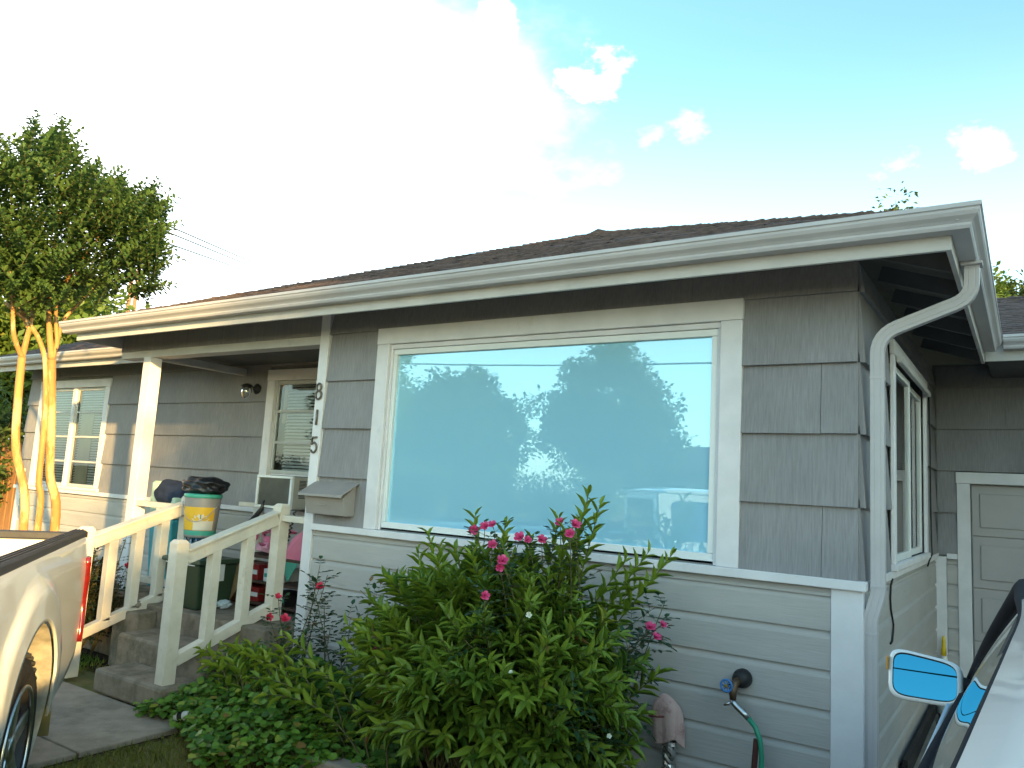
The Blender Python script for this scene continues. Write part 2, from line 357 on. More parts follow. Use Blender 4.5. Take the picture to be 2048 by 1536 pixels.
for i, (y0, y1, z0, z1) in enumerate(((-9.5, -6.4, .008, .008), (-6.38, -3.2, .008, .008), (-3.18, -.02, .008, .02), (0.0, 3.55, .02, .10))):
    for x0, x1 in ((-.5, 1.78), (1.80, 4.1)):
        b = MB().add([(x0, y0, -.02), (x1, y0, -.02), (x1, y1, -.02), (x0, y1, -.02), (x0, y0, z0), (x1, y0, z0), (x1, y1, z1), (x0, y1, z1)],
                     [(0, 3, 2, 1), (4, 5, 6, 7), (0, 1, 5, 4), (1, 2, 6, 5), (2, 3, 7, 6), (3, 0, 4, 7)])
        b.build('slab', CONC, drive, bevel=.008)
walk = sheet('walkway', -5.32, -3.63, -9.5, -.93, -.016, SOIL)
ys = [-.945, -1.62, -2.75, -3.9, -5.05, -6.2, -7.3, -8.4, -9.45]
for a, b_ in zip(ys[1:], ys[:-1]):
    bxo('slab', CONC, walk, -5.30, -3.65, a+.012, b_, -.06, .012, .008)
road = sheet('road', -300, 300, -17.5, -11.0, -.02, ASPH)
sheet('sidewalk', -300, 300, -11.0, -9.7, -.016, CONC)
kerb = MB().box(-300, 300, -11.16, -11.0, -.1, .10).build('kerb', CONC, None, bevel=.02); kerb['kind'] = 'structure'
kerb = MB().box(-300, 300, -17.66, -17.5, -.1, .10).build('kerb', CONC, None, bevel=.02); kerb['kind'] = 'structure'

# ------------------------------------------------------------------ the house
house = empty('house', (-3, 1, 0), 'grey single-storey house with striated shake walls, white trim and a brown hip roof', 'house')
L0, CO = 1.225, .356
ZS = [L0 + CO*i for i in range(6)]
rng = random.Random(7)
def mapper(side, plane):
    # a runs along the wall, n points out of it
    if side == 'front': return lambda a, n, z: (a, plane-n, z)
    if side == 'right': return lambda a, n, z: (plane+n, a, z)
    if side == 'left':  return lambda a, n, z: (plane-n, a, z)
def cut(a0, a1, z0, z1, openings):
    segs = [(a0, a1)]
    for (o0, o1, oz0, oz1) in openings:
        if min(z1, oz1) - max(z0, oz0) < .5*(z1-z0): continue
        out = []
        for s0, s1 in segs:
            if o1 <= s0 or o0 >= s1: out.append((s0, s1)); continue
            if o0 - s0 > .01: out.append((s0, o0))
            if s1 - o1 > .01: out.append((o1, s1))
        segs = out
    return segs
def shakes(parent, side, plane, a0, a1, openings, top=2.76, joints=None):
    fn = mapper(side, plane)
    for k in range(len(ZS)-1):
        z0, z1 = ZS[k], min(ZS[k+1], top)
        if z1 - z0 < .04: continue
        for s0, s1 in cut(a0, a1, z0, z1, openings):
            p = s0; off = rng.uniform(.35, 1.1)
            while p < s1 - .001:
                q = min(s1, p + (off if p == s0 else rng.choice((.86, 1.02, 1.2, 1.2))))
                if s1 - q < .12: q = s1
                t = .034 + rng.uniform(-.0025, .0025); dz = rng.uniform(-.0015, .0015); g = .0012
                poly = [(t, z0-.012+dz), (.006, z1+.03), (.001, z1+.03), (.001, z0-.012+dz)]
                MB().prism(poly, lambda u, v, tt: fn(tt, u, v), p+g, q-g).build('shingle', SHAKE, parent)
                p = q
def sidings(parent, side, plane, a0, a1, openings, lines, m=None):
    fn = mapper(side, plane)
    for i in range(len(lines)-1):
        z1, z0 = lines[i], lines[i+1]
        for s0, s1 in cut(a0, a1, z0, z1, openings):
            p = s0
            while p < s1 - .001:
                q = min(s1, p + rng.uniform(1.9, 3.4))
                if s1 - q < .5: q = s1
                t = .023 + rng.uniform(-.001, .001)
                poly = [(t, z0), (t, z1-.040), (t-.003, z1-.030), (.010, z1-.016), (.005, z1-.005), (.003, z1+.008), (.001, z1+.008), (.001, z0)]
                MB().prism(poly, lambda u, v, tt: fn(tt, u, v), p+.0006, q-.0006).build('siding_board', m or SIDING, parent)
                p = q
LINES = [1.180, 1.154, .979, .797, .615, .438, .26, .10]

# --- front room wall
fw = MB().box(-3.70, -3.20, .0, .16, 0, 2.80).box(-.565, -.002, .0, .16, 0, 2.80).box(-3.20, -.565, .0, .16, 0, 1.245).box(-3.20, -.565, .0, .16, 2.60, 2.80).build('front_wall', CORE, house)
shakes(fw, 'front', 0, -3.70, 0.004, [(-3.20, -.565, 1.2, 2.66)])
sidings(fw, 'front', 0, -3.70, -.118, [], LINES)
bxo('ledge', WHITE, fw, -3.70, .042, -.055, -.001, 1.181, 1.226)
bxo('corner_board', WHITE, fw, -.117, .026, -.030, -.0005, .08, 1.180)
bxo('end_trim', WHITE, fw, -3.795, -3.702, -.038, .02, .46, 2.83)
bxo('end_trim', WHITE, fw, -3.795, -3.702, -.038, .02, .02, .455)
bxo('porch_side_lining', SIDING, fw, -3.722, -3.701, .021, 1.04, .48, 2.70)
# --- right side wall
sw = MB().box(-.16, -.001, .17, 3.60, 0, 1.25).box(-.16, -.001, .17, .86, 1.25, 2.80).box(-.16, -.001, 2.64, 3.60, 1.25, 2.80).box(-.16, -.001, .86, 2.64, 2.56, 2.80).build('side_wall', CORE, house)
shakes(sw, 'right', 0, 0.0, 3.565, [(.86, 2.64, 1.2, 2.66)])
sidings(sw, 'right', 0, .09, 3.52, [], LINES)
bxo('ledge', WHITE, sw, .001, .040, .0, 3.54, 1.182, 1.225)
bxo('corner_board', WHITE, sw, .001, .0255, .0005, .088, .08, 1.180)
bxo('corner_post', WHITE, sw, .001, .095, 3.485, 3.575, .08, 1.20)
# --- garage front wall
GY = 3.60
gw = MB().box(0, .275, GY, GY+.15, 0, 2.85).box(2.75, 6.6, GY, GY+.15, 0, 2.85).box(.275, 2.75, GY, GY+.15, 1.82, 2.85).build('garage_wall', CORE, house)
shakes(gw, 'front', GY, .028, 6.55, [(.176, 2.85, -.5, 1.911)], top=2.80)
sidings(gw, 'front', GY, .096, .176, [], LINES)
sidings(gw, 'front', GY, 2.85, 6.55, [], LINES)
bxo('ledge', WHITE, gw, .096, .175, GY-.04, GY-.001, 1.182, 1.226)
bxo('ledge', WHITE, gw, 2.86, 6.5, GY-.04, GY-.001, 1.182, 1.226)
for a, b_ in ((.176, .274), (2.752, 2.85)): bxo('door_casing', WHITE, gw, a, b_, GY-.034, GY-.0005, .09, 1.819)
bxo('door_casing', WHITE, gw, .170, 2.856, GY-.036, GY-.0005, 1.820, 1.915)
DOORP = mat('garage_door_paint', (.44, .405, .40), (.40, .37, .365), rough=.55, scale=3, spec=.35)
gd = MB().box(.275, 2.75, GY+.045, GY+.08, .09, 1.819).build('garage_door', DOORP, house)
for r in range(4):
    z0 = .105 + r*.428
    bxo('door_section', DOORP, gd, .28, 2.745, GY+.028, GY+.046, z0, z0+.422, .005)
    for c in range(4):
        x0 = .34 + c*.605
        bxo('raised_panel', DOORP, gd, x0, x0+.52, GY+.014, GY+.0285, z0+.07, z0+.352, .012)
# --- wing and porch back wall
WY = 1.068
ww = MB().box(-10.56, -10.25, WY, WY+.15, 0, 2.8).box(-8.58, -5.69, WY, WY+.15, 0, 2.8).box(-4.80, -3.73, WY, WY+.15, 0, 2.8).box(-10.25, -8.58, WY, WY+.15, 0, 1.262).box(-5.69, -4.80, WY, WY+.15, 0, 1.27).box(-10.25, -8.58, WY, WY+.15, 2.60, 2.8).box(-5.69, -4.80, WY, WY+.15, 2.60, 2.8).build('wing_wall', CORE, house)
shakes(ww, 'front', WY, -10.56, -3.73, [(-10.25, -8.58, 1.2, 2.66), (-5.69, -4.80, 1.2, 2.66)])
sidings(ww, 'front', WY, -10.45, -3.73, [], LINES)
bxo('ledge', WHITE, ww, -10.60, -3.74, WY-.05, WY-.001, 1.181, 1.226)
bxo('corner_board', WHITE, ww, -10.56, -10.452, WY-.03, WY-.0005, .08, 1.18)
MB().box(-10.56, -10.40, WY+.16, 8.5, 0, 2.8).build('wing_end_wall', SIDING, house)
MB().box(-10.4, -.2, 8.4, 8.55, 0, 2.8).box(6.5, 6.6, GY+.16, 8.5, 0, 2.8).build('rear_wall', SIDING, house)

# --- windows
def blind(parent, x0, x1, y, z0, z1, step=.032, m=None):
    b = MB(); z = z0
    while z < z1:
        b.add([(x0, y-.010, z), (x1, y-.010, z), (x1, y+.012, z+.020), (x0, y+.012, z+.020)], [(0, 1, 2, 3)]); z += step
    return b.build('blind', m or BLIND, parent)
# picture window
pw = MB().box(-3.20, -3.088, -.034, .02, 1.227, 2.530).build('picture_window', WHITE, house, bevel=.004); pw['label'] = 'wide picture window mirroring sky and trees'
bxo('casing', WHITE, pw, -.684, -.565, -.034, .02, 1.227, 2.530)
bxo('head_casing', WHITE, pw, -3.203, -.562, -.036, .02, 2.531, 2.648)
bxo('stop', WHITE, pw, -3.086, -.686, -.012, .03, 2.497, 2.529, .003)
bxo('stop', WHITE, pw, -3.086, -3.066, -.010, .03, 1.228, 2.496, .003)
bxo('stop', WHITE, pw, -.706, -.686, -.010, .03, 1.228, 2.496, .003)
VINYL = mat('white_vinyl_sash', (.80, .81, .80), (.76, .77, .76), rough=.4, scale=3)
sash = MB().box(-3.064, -.708, .0, .045, 1.229, 1.285).build('sash', VINYL, pw, bevel=.004)
bxo('sash_rail', VINYL, sash, -3.064, -.708, .0, .045, 2.456, 2.495); bxo('sash_rail', VINYL, sash, -3.064, -3.034, .0, .045, 1.286, 2.455); bxo('sash_rail', VINYL, sash, -.742, -.708, .0, .045, 1.286, 2.455)
pn = MB().add([(-3.04, .026, 1.28), (-.735, .026, 1.28), (-.735, .026, 2.462), (-3.04, .026, 2.462)], [(0, 1, 2, 3)]).build('pane', PANE, pw)
b = MB(); rows = []
for j in range(2):
    rows.append([(-3.15+2.55*i/160, .155 + .012*math.sin(i*.55)+.006*math.sin(i*1.3+1), 1.2+1.4*j) for i in range(161)])
b.grid(rows).build('curtain', CURT, pw, smooth=True)
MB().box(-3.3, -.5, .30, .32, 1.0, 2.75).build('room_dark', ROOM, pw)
# side window
s2 = MB().box(.0275, .050, .86, .945, 1.265, 2.47).build('side_window', WHITE, house, bevel=.004)
bxo('casing', WHITE, s2, .0275, .050, 2.545, 2.63, 1.265, 2.47); bxo('head_casing', WHITE, s2, .0275, .054, .85, 2.64, 2.471, 2.56); bxo('sill', WHITE, s2, .0275, .062, .85, 2.64, 1.227, 1.264)
bxo('drip_cap', FASCIA, s2, .055, .085, .92, 2.56, 2.43, 2.468, .008)
for a, b_ in ((.946, 1.72), (1.70, 2.544)):
    n = .008 if a < 1 else -.012
    f = MB().box(n, n+.028, a, a+.045, 1.266, 2.43).build('sash', VINYL, s2, bevel=.003)
    bxo('sash_rail', VINYL, f, n, n+.028, b_-.045, b_, 1.266, 2.43); bxo('sash_rail', VINYL, f, n, n+.027, a+.046, b_-.046, 1.266, 1.31); bxo('sash_rail', VINYL, f, n, n+.027, a+.046, b_-.046, 2.39, 2.43)
    MB().add([(n+.013, a+.04, 1.30), (n+.013, b_-.04, 1.30), (n+.013, b_-.04, 2.40), (n+.013, a+.04, 2.40)], [(0, 1, 2, 3)]).build('pane', PANE2, f)
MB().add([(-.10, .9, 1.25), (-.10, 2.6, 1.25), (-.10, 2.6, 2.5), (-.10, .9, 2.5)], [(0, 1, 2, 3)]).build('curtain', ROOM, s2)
# wing window: two sashes of four panes
x0, x1, z0, z1 = -10.25, -8.58, 1.265, 2.60
wwin = MB().box(x0, x0+.10, WY-.032, WY+.02, z0, z1-.10).build('wing_window', WHITE, house, bevel=.004)
bxo('casing', WHITE, wwin, x1-.10, x1, WY-.032, WY+.02, z0, z1-.10); bxo('head_casing', WHITE, wwin, x0-.01, x1+.01, WY-.034, WY+.02, z1-.099, z1)
bxo('mullion', WHITE, wwin, -9.44, -9.37, WY-.02, WY+.04, z0, z1-.10); bxo('sill', WHITE, wwin, x0-.03, x1+.03, WY-.06, WY+.02, 1.228, 1.264)
ALU = mat('grey_aluminium_sash', (.50, .50, .48), (.44, .44, .42), rough=.45, scale=6)
for a, b_ in ((x0+.10, -9.44), (-9.37, x1-.10)):
    f = MB().box(a, b_, WY+.005, WY+.03, z0, z0+.035).build('sash', ALU, wwin, bevel=.003)
    bxo('sash_rail', ALU, f, a, b_, WY+.005, WY+.03, z1-.135, z1-.10); bxo('sash_rail', ALU, f, a, a+.03, WY+.005, WY+.03, z0+.036, z1-.136); bxo('sash_rail', ALU, f, b_-.03, b_, WY+.005, WY+.03, z0+.036, z1-.136)
    hh = (z1-.10-z0)/4
    for k in range(1, 4): bxo('muntin', ALU, f, a+.031, b_-.031, WY+.006, WY+.029, z0+hh*k-.012, z0+hh*k+.012, .002)
    for k in range(4): MB().add([(a+.02, WY+.018, z0+hh*k+.008), (b_-.02, WY+.018, z0+hh*k+.008), (b_-.02, WY+.018, z0+hh*(k+1)-.008), (a+.02, WY+.018, z0+hh*(k+1)-.008)], [(0, 1, 2, 3)]).build('pane', PANE2, f)
blind(wwin, x0+.12, -9.46, WY+.07, z0, z1-.1); blind(wwin, -9.36, x1-.12, WY+.07, z0, z1-.1)
MB().box(-9.30, -9.02, WY+.055, WY+.06, z0+.02, z0+.92).build('cardboard_sheet', mat('cardboard', (.40, .33, .22), rough=.9), wwin)
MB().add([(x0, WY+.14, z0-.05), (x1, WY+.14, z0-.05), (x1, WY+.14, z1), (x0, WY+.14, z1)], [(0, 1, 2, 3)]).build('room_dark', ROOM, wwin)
# porch window, the air conditioner stands in its bottom
x0, x1, z0, z1 = -5.69, -4.80, 1.265, 2.60
pwin = MB().box(x0, x0+.11, WY-.034, WY+.02, z0-.03, z1-.11).build('porch_window', WHITE, house, bevel=.004)
bxo('casing', WHITE, pwin, x1-.11, x1, WY-.034, WY+.02, z0-.03, z1-.11); bxo('head_casing', WHITE, pwin, x0-.005, x1+.005, WY-.036, WY+.02, z1-.109, z1)
a, b_ = x0+.11, x1-.11; zb = 1.57
f = MB().box(a, b_, WY+.005, WY+.03, zb, zb+.035).build('sash', ALU, pwin, bevel=.003)
bxo('sash_rail', ALU, f, a, b_, WY+.005, WY+.03, z1-.15, z1-.11); bxo('sash_rail', ALU, f, a, a+.035, WY+.005, WY+.03, zb+.036, z1-.151); bxo('sash_rail', ALU, f, b_-.035, b_, WY+.005, WY+.03, zb+.036, z1-.151)
hh = (z1-.11-zb)/3
for k in range(1, 3): bxo('muntin', ALU, f, a+.036, b_-.036, WY+.006, WY+.029, zb+hh*k-.014, zb+hh*k+.014, .002)
for k in range(3): MB().add([(a+.02, WY+.018, zb+hh*k+.008), (b_-.02, WY+.018, zb+hh*k+.008), (b_-.02, WY+.018, zb+hh*(k+1)-.008), (a+.02, WY+.018, zb+hh*(k+1)-.008)], [(0, 1, 2, 3)]).build('pane', PANE2, f)
blind(pwin, a+.10, b_-.16, WY+.07, zb, z1-.12)
MB().box(a+.05, a+.10, WY+.06, WY+.085, zb+.5, z1-.13).build('curtain', mat('tan_curtain', (.42, .30, .17), rough=.9), pwin)
bxo('filler_board', WHITE, pwin, a, b_, WY+.01, WY+.04, 1.553, 1.569)
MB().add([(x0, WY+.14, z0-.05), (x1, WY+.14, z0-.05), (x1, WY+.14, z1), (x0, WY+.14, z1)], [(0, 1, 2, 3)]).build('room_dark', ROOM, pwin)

# --- porch beam, post, ceiling
beam = bxo('porch_beam', FASCIA, house, -6.52, -3.80, -.03, .11, 2.565, 2.70)
MB().box(-6.52, -3.80, -.031, -.034, 2.63, 2.80).build('beam_board', SHAKE, beam)
bxo('beam_cleat', FASCIA, beam, -6.10, -6.03, .11, WY-.03, 2.55, 2.62)
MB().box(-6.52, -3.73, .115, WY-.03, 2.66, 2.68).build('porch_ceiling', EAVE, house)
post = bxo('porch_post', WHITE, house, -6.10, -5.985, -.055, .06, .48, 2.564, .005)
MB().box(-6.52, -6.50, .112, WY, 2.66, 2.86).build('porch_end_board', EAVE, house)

# --- eaves: fascia boards, gutters, rafters
FY, FX = -.44, .44
ea = bxo('fascia', FASCIA, house, -6.575, FX, FY, FY+.022, 2.672, 2.83, .003)
bxo('fascia_board', FASCIA, ea, FX-.022, FX, FY+.023, 2.55, 2.673, 2.83, .003)
bxo('fascia_board', FASCIA, ea, -6.575, -6.553, FY+.023, .60, 2.673, 2.83, .003)
bxo('fascia_board', FASCIA, ea, -11.0, -6.58, .60, .622, 2.672, 2.83, .003)
bxo('fascia_board', FASCIA, ea, FX+.001, 7.0, 2.552, 2.574, 2.69, 2.865, .003)
GP = [(0.0, .094), (0.0, .0), (.070, .0), (.076, .012), (.077, .022), (.086, .034), (.102, .048), (.109, .062), (.111, .074), (.117, .078), (.117, .094), (.109, .094)]
def gutter(fn, a0, a1):
    rows = [[fn(n, z, a0) for n, z in GP], [fn(n, z, a1) for n, z in GP]]
    return MB().grid(rows)
g = gutter(lambda n, z, t: ((FX+n) if t else -6.69, FY-n-.001, 2.738+z), 0, 1).build('gutter', GUTTER, house, solid=.0025)
gutter(lambda n, z, t: (FX+n+.001, 2.43 if t else FY-n, 2.738+z), 0, 1).build('gutter_run', GUTTER, g, solid=-.0025)
gutter(lambda n, z, t: (-7.10 if t else -11.0, .60-n-.001, 2.740+z), 0, 1).build('gutter_run', GUTTER, g, solid=.0025)
gutter(lambda n, z, t: (7.0 if t else FX+.12, 2.552-n-.001, 2.768+z), 0, 1).build('gutter_run', GUTTER, g, solid=.0025)
MB().prism(GP[:11], lambda n, z, t: (t, FY-n-.001, 2.738+z), -6.693, -6.690).build('end_cap', GUTTER, g)
MB().prism(GP[:11], lambda n, z, t: (t, .60-n-.001, 2.740+z), -7.10, -7.097).build('end_cap', GUTTER, g)
for xx in (-5.05, -2.1): bxo('gutter_joint', GUTTER, g, xx, xx+.05, FY-.0700, FY-.002, 2.7345, 2.7375, .001)
for p_ in ((FX+.085, FY-.113, 2.815), (FX+.03, FY-.088, 2.772)): MB().lathe([(.006, 0), (.004, .004)], p_, (0, -1, 0), 8).build('rivet', GUTTER, g)
# downspout: out of the side gutter, back to the wall, down, a kick at the ledge, down again
def pipe(pts, w, d, name, parent, rad=.10):
    P = [Vector(p) for p in pts]; path = [P[0]]
    for i in range(1, len(P)-1):
        a = (P[i-1]-P[i]); c = (P[i+1]-P[i]); r = min(rad, a.length*.45, c.length*.45)
        r = min(r, .022) if P[i].z < 1.3 else r; s0 = P[i]+a.normalized()*r; s1 = P[i]+c.normalized()*r
        for k in range(7):
            t = k/6; path.append(s0*(1-t)**2 + P[i]*2*t*(1-t) + s1*t*t)
    path.append(P[-1]); rows = []
    for i, p in enumerate(path):
        dr = (path[min(i+1, len(path)-1)]-path[max(i-1, 0)]).normalized()
        side = dr.cross(V(0, 1, 0.0)); side = side.normalized() if side.length > .05 else V(1, 0, 0)
        up = side.cross(dr).normalized(); ring = []
        for (u, v) in ((-.5, -.5), (-.25, -.5), (-.22, -.46), (-.19, -.5), (.19, -.5), (.22, -.46), (.25, -.5), (.5, -.5), (.5, .5), (-.5, .5)):
            ring.append(p + side*(u*w) + up*(v*d))
        rows.append(ring)
    o = MB().grid(rows, closed=True); n = len(rows[0]); o.f.append(tuple(range(len(o.v)-n, len(o.v))))
    return o.build(name, GUTTER, parent, bevel=.004)
ds = pipe([(.492, .03, 2.738), (.487, .03, 2.57), (.082, .045, 2.42), (.082, .045, 1.17), (.048, .035, 1.05), (.048, .035, .10), (.16, -.02, .05)], .062, .048, 'downspout', house, .10)
for (x, y, z, s) in ((.082, .045, 2.20, 1), (.082, .045, 1.20, 1), (.048, .035, .98, 1)):
    bxo('seam_band', GUTTER, ds, x-.0325, x+.0325, y-.0255, y+.0255, z, z+.012, .001)
bxo('outlet_box', GUTTER, ds, .445, .535, -.015, .075, 2.722, 2.7375, .003)

# roof decks, courses of shingles, rafters
PITCH_ = .417
roof = MB()
E0, PZ = 2.828, 2.828 + .417*3.565
def rz(h): return E0 + PITCH_*h
XL, XR, YF = -6.64, .49, -.49
xm = (XL+XR)/2; hm = (XR-XL)/2
roof.add([(XL, YF, E0-.02), (XR, YF, E0-.02), (xm, YF+hm, rz(hm)-.02), (XR, 8.9, E0-.02), (xm, 8.9, rz(hm)-.02), (XL, 8.9, E0-.02)],
         [(0, 1, 2), (1, 3, 4, 2), (0, 2, 4, 5)])
roof.add([(-11.05, .55, E0-.02), (-6.0, .55, E0-.02), (-6.0, 4.3, rz(3.75)-.02), (-7.3, 4.3, rz(3.75)-.02), (-11.05, 8.05, E0-.02)], [(0, 1, 2, 3), (0, 3, 4)])
roof.add([(.40, 2.50, E0+.01), (7.05, 2.50, E0+.01), (7.05, 5.4, E0+.01+.335*2.9), (.0, 5.4, E0+.01+.335*2.9), (7.05, 8.3, E0), (.0, 8.3, E0)], [(0, 1, 2, 3), (3, 2, 4, 5)])
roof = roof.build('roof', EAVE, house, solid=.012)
def roof_courses(fn, a_lo, a_hi, hmax, expo=.13, pitch=PITCH_):
    # fn(a, h, lift) -> point; a_lo(h), a_hi(h) bound each course
    r = random.Random(int(hmax*100)); b = MB(); c = 1/math.sqrt(1+pitch*pitch); step = expo*c; h = 0.0; k = 0
    while h < hmax - .01:
        h1 = min(h+step, hmax); lo, hi = a_lo(h), a_hi(h); a = lo - r.uniform(0, .2)
        while a < hi:
            w = r.choice((.12, .15, .19, .24, .3)); a0, a1 = max(a, lo), min(a+w, hi); a += w
            if a1 - a0 < .02: continue
            t = r.uniform(.004, .013); d = r.uniform(-.004, .006)
            u0, u1 = max(a0, a_lo(h1)), min(a1, a_hi(h1))
            if u1 < u0: u0 = u1 = (u0+u1)/2
            b.add([fn(a0, h-d, -.004), fn(a1, h-d, -.004), fn(a0, h-d, t), fn(a1, h-d, t), fn(u0, h1, .002), fn(u1, h1, .002)], [(0, 1, 3, 2), (2, 3, 5, 4)])
        h = h1; k += 1
    return b
b = roof_courses(lambda a, h, l: (a, YF-.015+h, rz(h)+l), lambda h: XL-.01+h, lambda h: XR+.01-h, hm)
b2 = roof_courses(lambda a, h, l: (XR+.015-h, a, rz(h)+l), lambda h: YF-.01+h, lambda h: 8.9, hm); b.add(b2.v, b2.f)
b2 = roof_courses(lambda a, h, l: (XL-.015+h, a, rz(h)+l), lambda h: YF-.01+h, lambda h: 8.9, hm); b.add(b2.v, b2.f)
b2 = roof_courses(lambda a, h, l: (a, .535+h, rz(h)+l), lambda h: -11.06+h, lambda h: -5.9, 3.75); b.add(b2.v, b2.f)
b2 = roof_courses(lambda a, h, l: (-11.06+h, a, rz(h)+l), lambda h: .54+h, lambda h: 8.0-h, 3.75); b.add(b2.v, b2.f)
b2 = roof_courses(lambda a, h, l: (a, 2.485+h, E0+.03+.335*h+l), lambda h: .40-h*.3, lambda h: 7.05, 2.9, pitch=.335); b.add(b2.v, b2.f)
o = b.build('roof_shingles', ROOF, roof); o['kind'] = 'stuff'
capb = MB()
def ridge(p, q, n):
    p, q = Vector(p), Vector(q); d = (q-p)/n
    for i in range(n):
        a = p + d*i; e = a + d*1.08; s = V(d.y, -d.x, 0).normalized()*.12
        lift = V(0, 0, .014 + rng.uniform(-.004, .005)); dn = V(0, 0, -.030)
        capb.add([a-s+dn+lift*.7, a+lift+V(0, 0, .006), a+s+dn+lift*.7, e-s+dn+lift*.4, e+lift*.6, e+s+dn+lift*.4], [(0, 1, 4, 3), (1, 2, 5, 4), (0, 2, 1)])
ridge((XL+.12, YF+.12, rz(.12)), (xm, YF+hm, rz(hm)), 70); ridge((XR-.12, YF+.12, rz(.12)), (xm, YF+hm, rz(hm)), 70); ridge((xm, YF+hm-.05, rz(hm)+.01), (xm, 8.9, rz(hm)), 40)
ridge((-10.93, .67, rz(.12)), (-7.3, 4.3, rz(3.75)), 36); ridge((-7.3, 4.3, rz(3.75)), (-6, 4.3, rz(3.75)), 8); ridge((0, 5.4, E0+.03+.335*2.9), (7, 5.4, E0+.03+.335*2.9), 50)
capb.build('ridge_caps', ROOF, roof, solid=.006)['kind'] = 'stuff'
for i in range(6):
    y = .05 + i*.52
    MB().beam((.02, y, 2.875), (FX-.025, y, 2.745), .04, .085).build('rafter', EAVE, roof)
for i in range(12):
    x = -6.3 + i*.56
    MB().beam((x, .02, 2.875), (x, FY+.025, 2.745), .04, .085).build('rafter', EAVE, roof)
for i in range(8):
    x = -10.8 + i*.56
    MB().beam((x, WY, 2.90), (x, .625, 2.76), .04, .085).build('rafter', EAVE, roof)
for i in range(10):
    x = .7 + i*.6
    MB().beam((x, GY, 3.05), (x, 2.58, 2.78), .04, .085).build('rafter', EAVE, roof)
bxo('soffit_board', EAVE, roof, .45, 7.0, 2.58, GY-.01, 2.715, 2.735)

# ------------------------------------------------------------------ porch slab and steps
steps = empty('porch_steps', (-4.5, -.4, 0), 'worn concrete porch slab with two rounded steps down to the walk', 'steps')
bxo('porch_slab', CONCE, steps, -6.55, -3.80, -.30, 1.045, .0, .48, .014)
bxo('step', CONCE, steps, -5.06, -4.0, -.62, -.301, 0, .32, .022)
bxo('step', CONCE, steps, -4.78, -3.98, -.93, -.621, 0, .16, .022)
bxo('cheek_block', CONCE, steps, -5.40, -5.07, -.47, -.301, 0, .44, .012)

# ------------------------------------------------------------------ stair railings
def railing(x, label, to_x, wall_gap):
    y1, y0 = 0.0, -.84
    r = empty('stair_railing', (x, y0, 0), label, 'railing', 'white stair railings')
    def newel(y, z0, z1, n):
        b = MB(); w = .046
        b.box(x-w, x+w, y-w, y+w, z0, z1-.022)
        b.add([(x-w, y-w, z1-.022), (x+w, y-w, z1-.022), (x+w, y+w, z1-.022), (x-w, y+w, z1-.022), (x-.03, y-.03, z1), (x+.03, y-.03, z1), (x+.03, y+.03, z1), (x-.03, y+.03, z1)],
              [(4, 5, 6, 7), (0, 1, 5, 4), (1, 2, 6, 5), (2, 3, 7, 6), (3, 0, 4, 7)])
        return b.build(n, RAILW, r, bevel=.004)
    newel(y0, .0, 1.095, 'newel_post'); newel(y1, .0 if x > -4.5 else .48, 1.345, 'newel_post')
    def zt(y): return .955 + (y-y0)*(1.245-.955)/(y1-y0)
    def zb(y): return .285 + (y-y0)*(.585-.285)/(y1-y0)
    MB().beam((x, y0+.046, zt(y0+.046)), (x, y1-.046, zt(y1-.046)), .075, .085).build('hand_rail', RAILW, r, bevel=.006)
    MB().beam((x, y0+.046, zt(y0+.046)+.052), (x, y1-.046, zt(y1-.046)+.052), .10, .018).build('rail_cap', RAILW, r, bevel=.004)
    MB().beam((x, y0+.046, zb(y0+.046)), (x, y1-.046, zb(y1-.046)), .07, .075).build('bottom_rail', RAILW, r, bevel=.006)
    for k in range(2 if x > -4.5 else 3):
        n = 2 if x > -4.5 else 3
        y = y0 + (y1-y0)*(k+1)/(n+1)
        bxo('baluster', RAILW, r, x-.035, x+.035, y-.036, y+.036, zb(y)+.02, zt(y)-.03, .004)
    # short level rail to the house or the post
    a, c = sorted((x + (.047 if to_x > x else -.047), to_x))
    bxo('short_rail', RAILW, r, a, c, -.035, .035, 1.215, 1.262, .004)
    if c - a > .5:
        bxo('baluster', RAILW, r, (a+c)/2-.03, (a+c)/2+.03, -.03, .03, .62, 1.214, .004)
        bxo('short_rail', RAILW, r, a, c, -.033, .033, .57, .619, .004)
    return r
railing(-4.09, 'white wooden stair railing joined to the house wall beside the mailbox', -3.796, 0)
railing(-5.262, 'white wooden stair railing joined to the porch post, behind the pickup', -5.984, 0)

# ------------------------------------------------------------------ things fixed to the house
# mailbox
mb = empty('mailbox', (-3.5, -.04, 1.30), 'grey-brown metal wall mailbox with a sloping lid', 'mailbox')
MB().prism([(-.028, 1.30), (-.12, 1.302), (-.15, 1.425), (-.028, 1.52)], lambda u, v, t: (t, u, v), -3.69, -3.30).build('box', LATTE, mb, bevel=.004)
MB().prism([(-.027, 1.535), (-.19, 1.448), (-.192, 1.428), (-.186, 1.428), (-.183, 1.444), (-.027, 1.527)], lambda u, v, t: (t, u, v), -3.715, -3.275).build('lid', LATTE, mb, bevel=.002)
MB().tube([(-3.55, -.153, 1.375), (-3.55, -.158, 1.37), (-3.45, -.158, 1.37), (-3.45, -.153, 1.375)], .003, 6).build('pull', LATTE, mb)
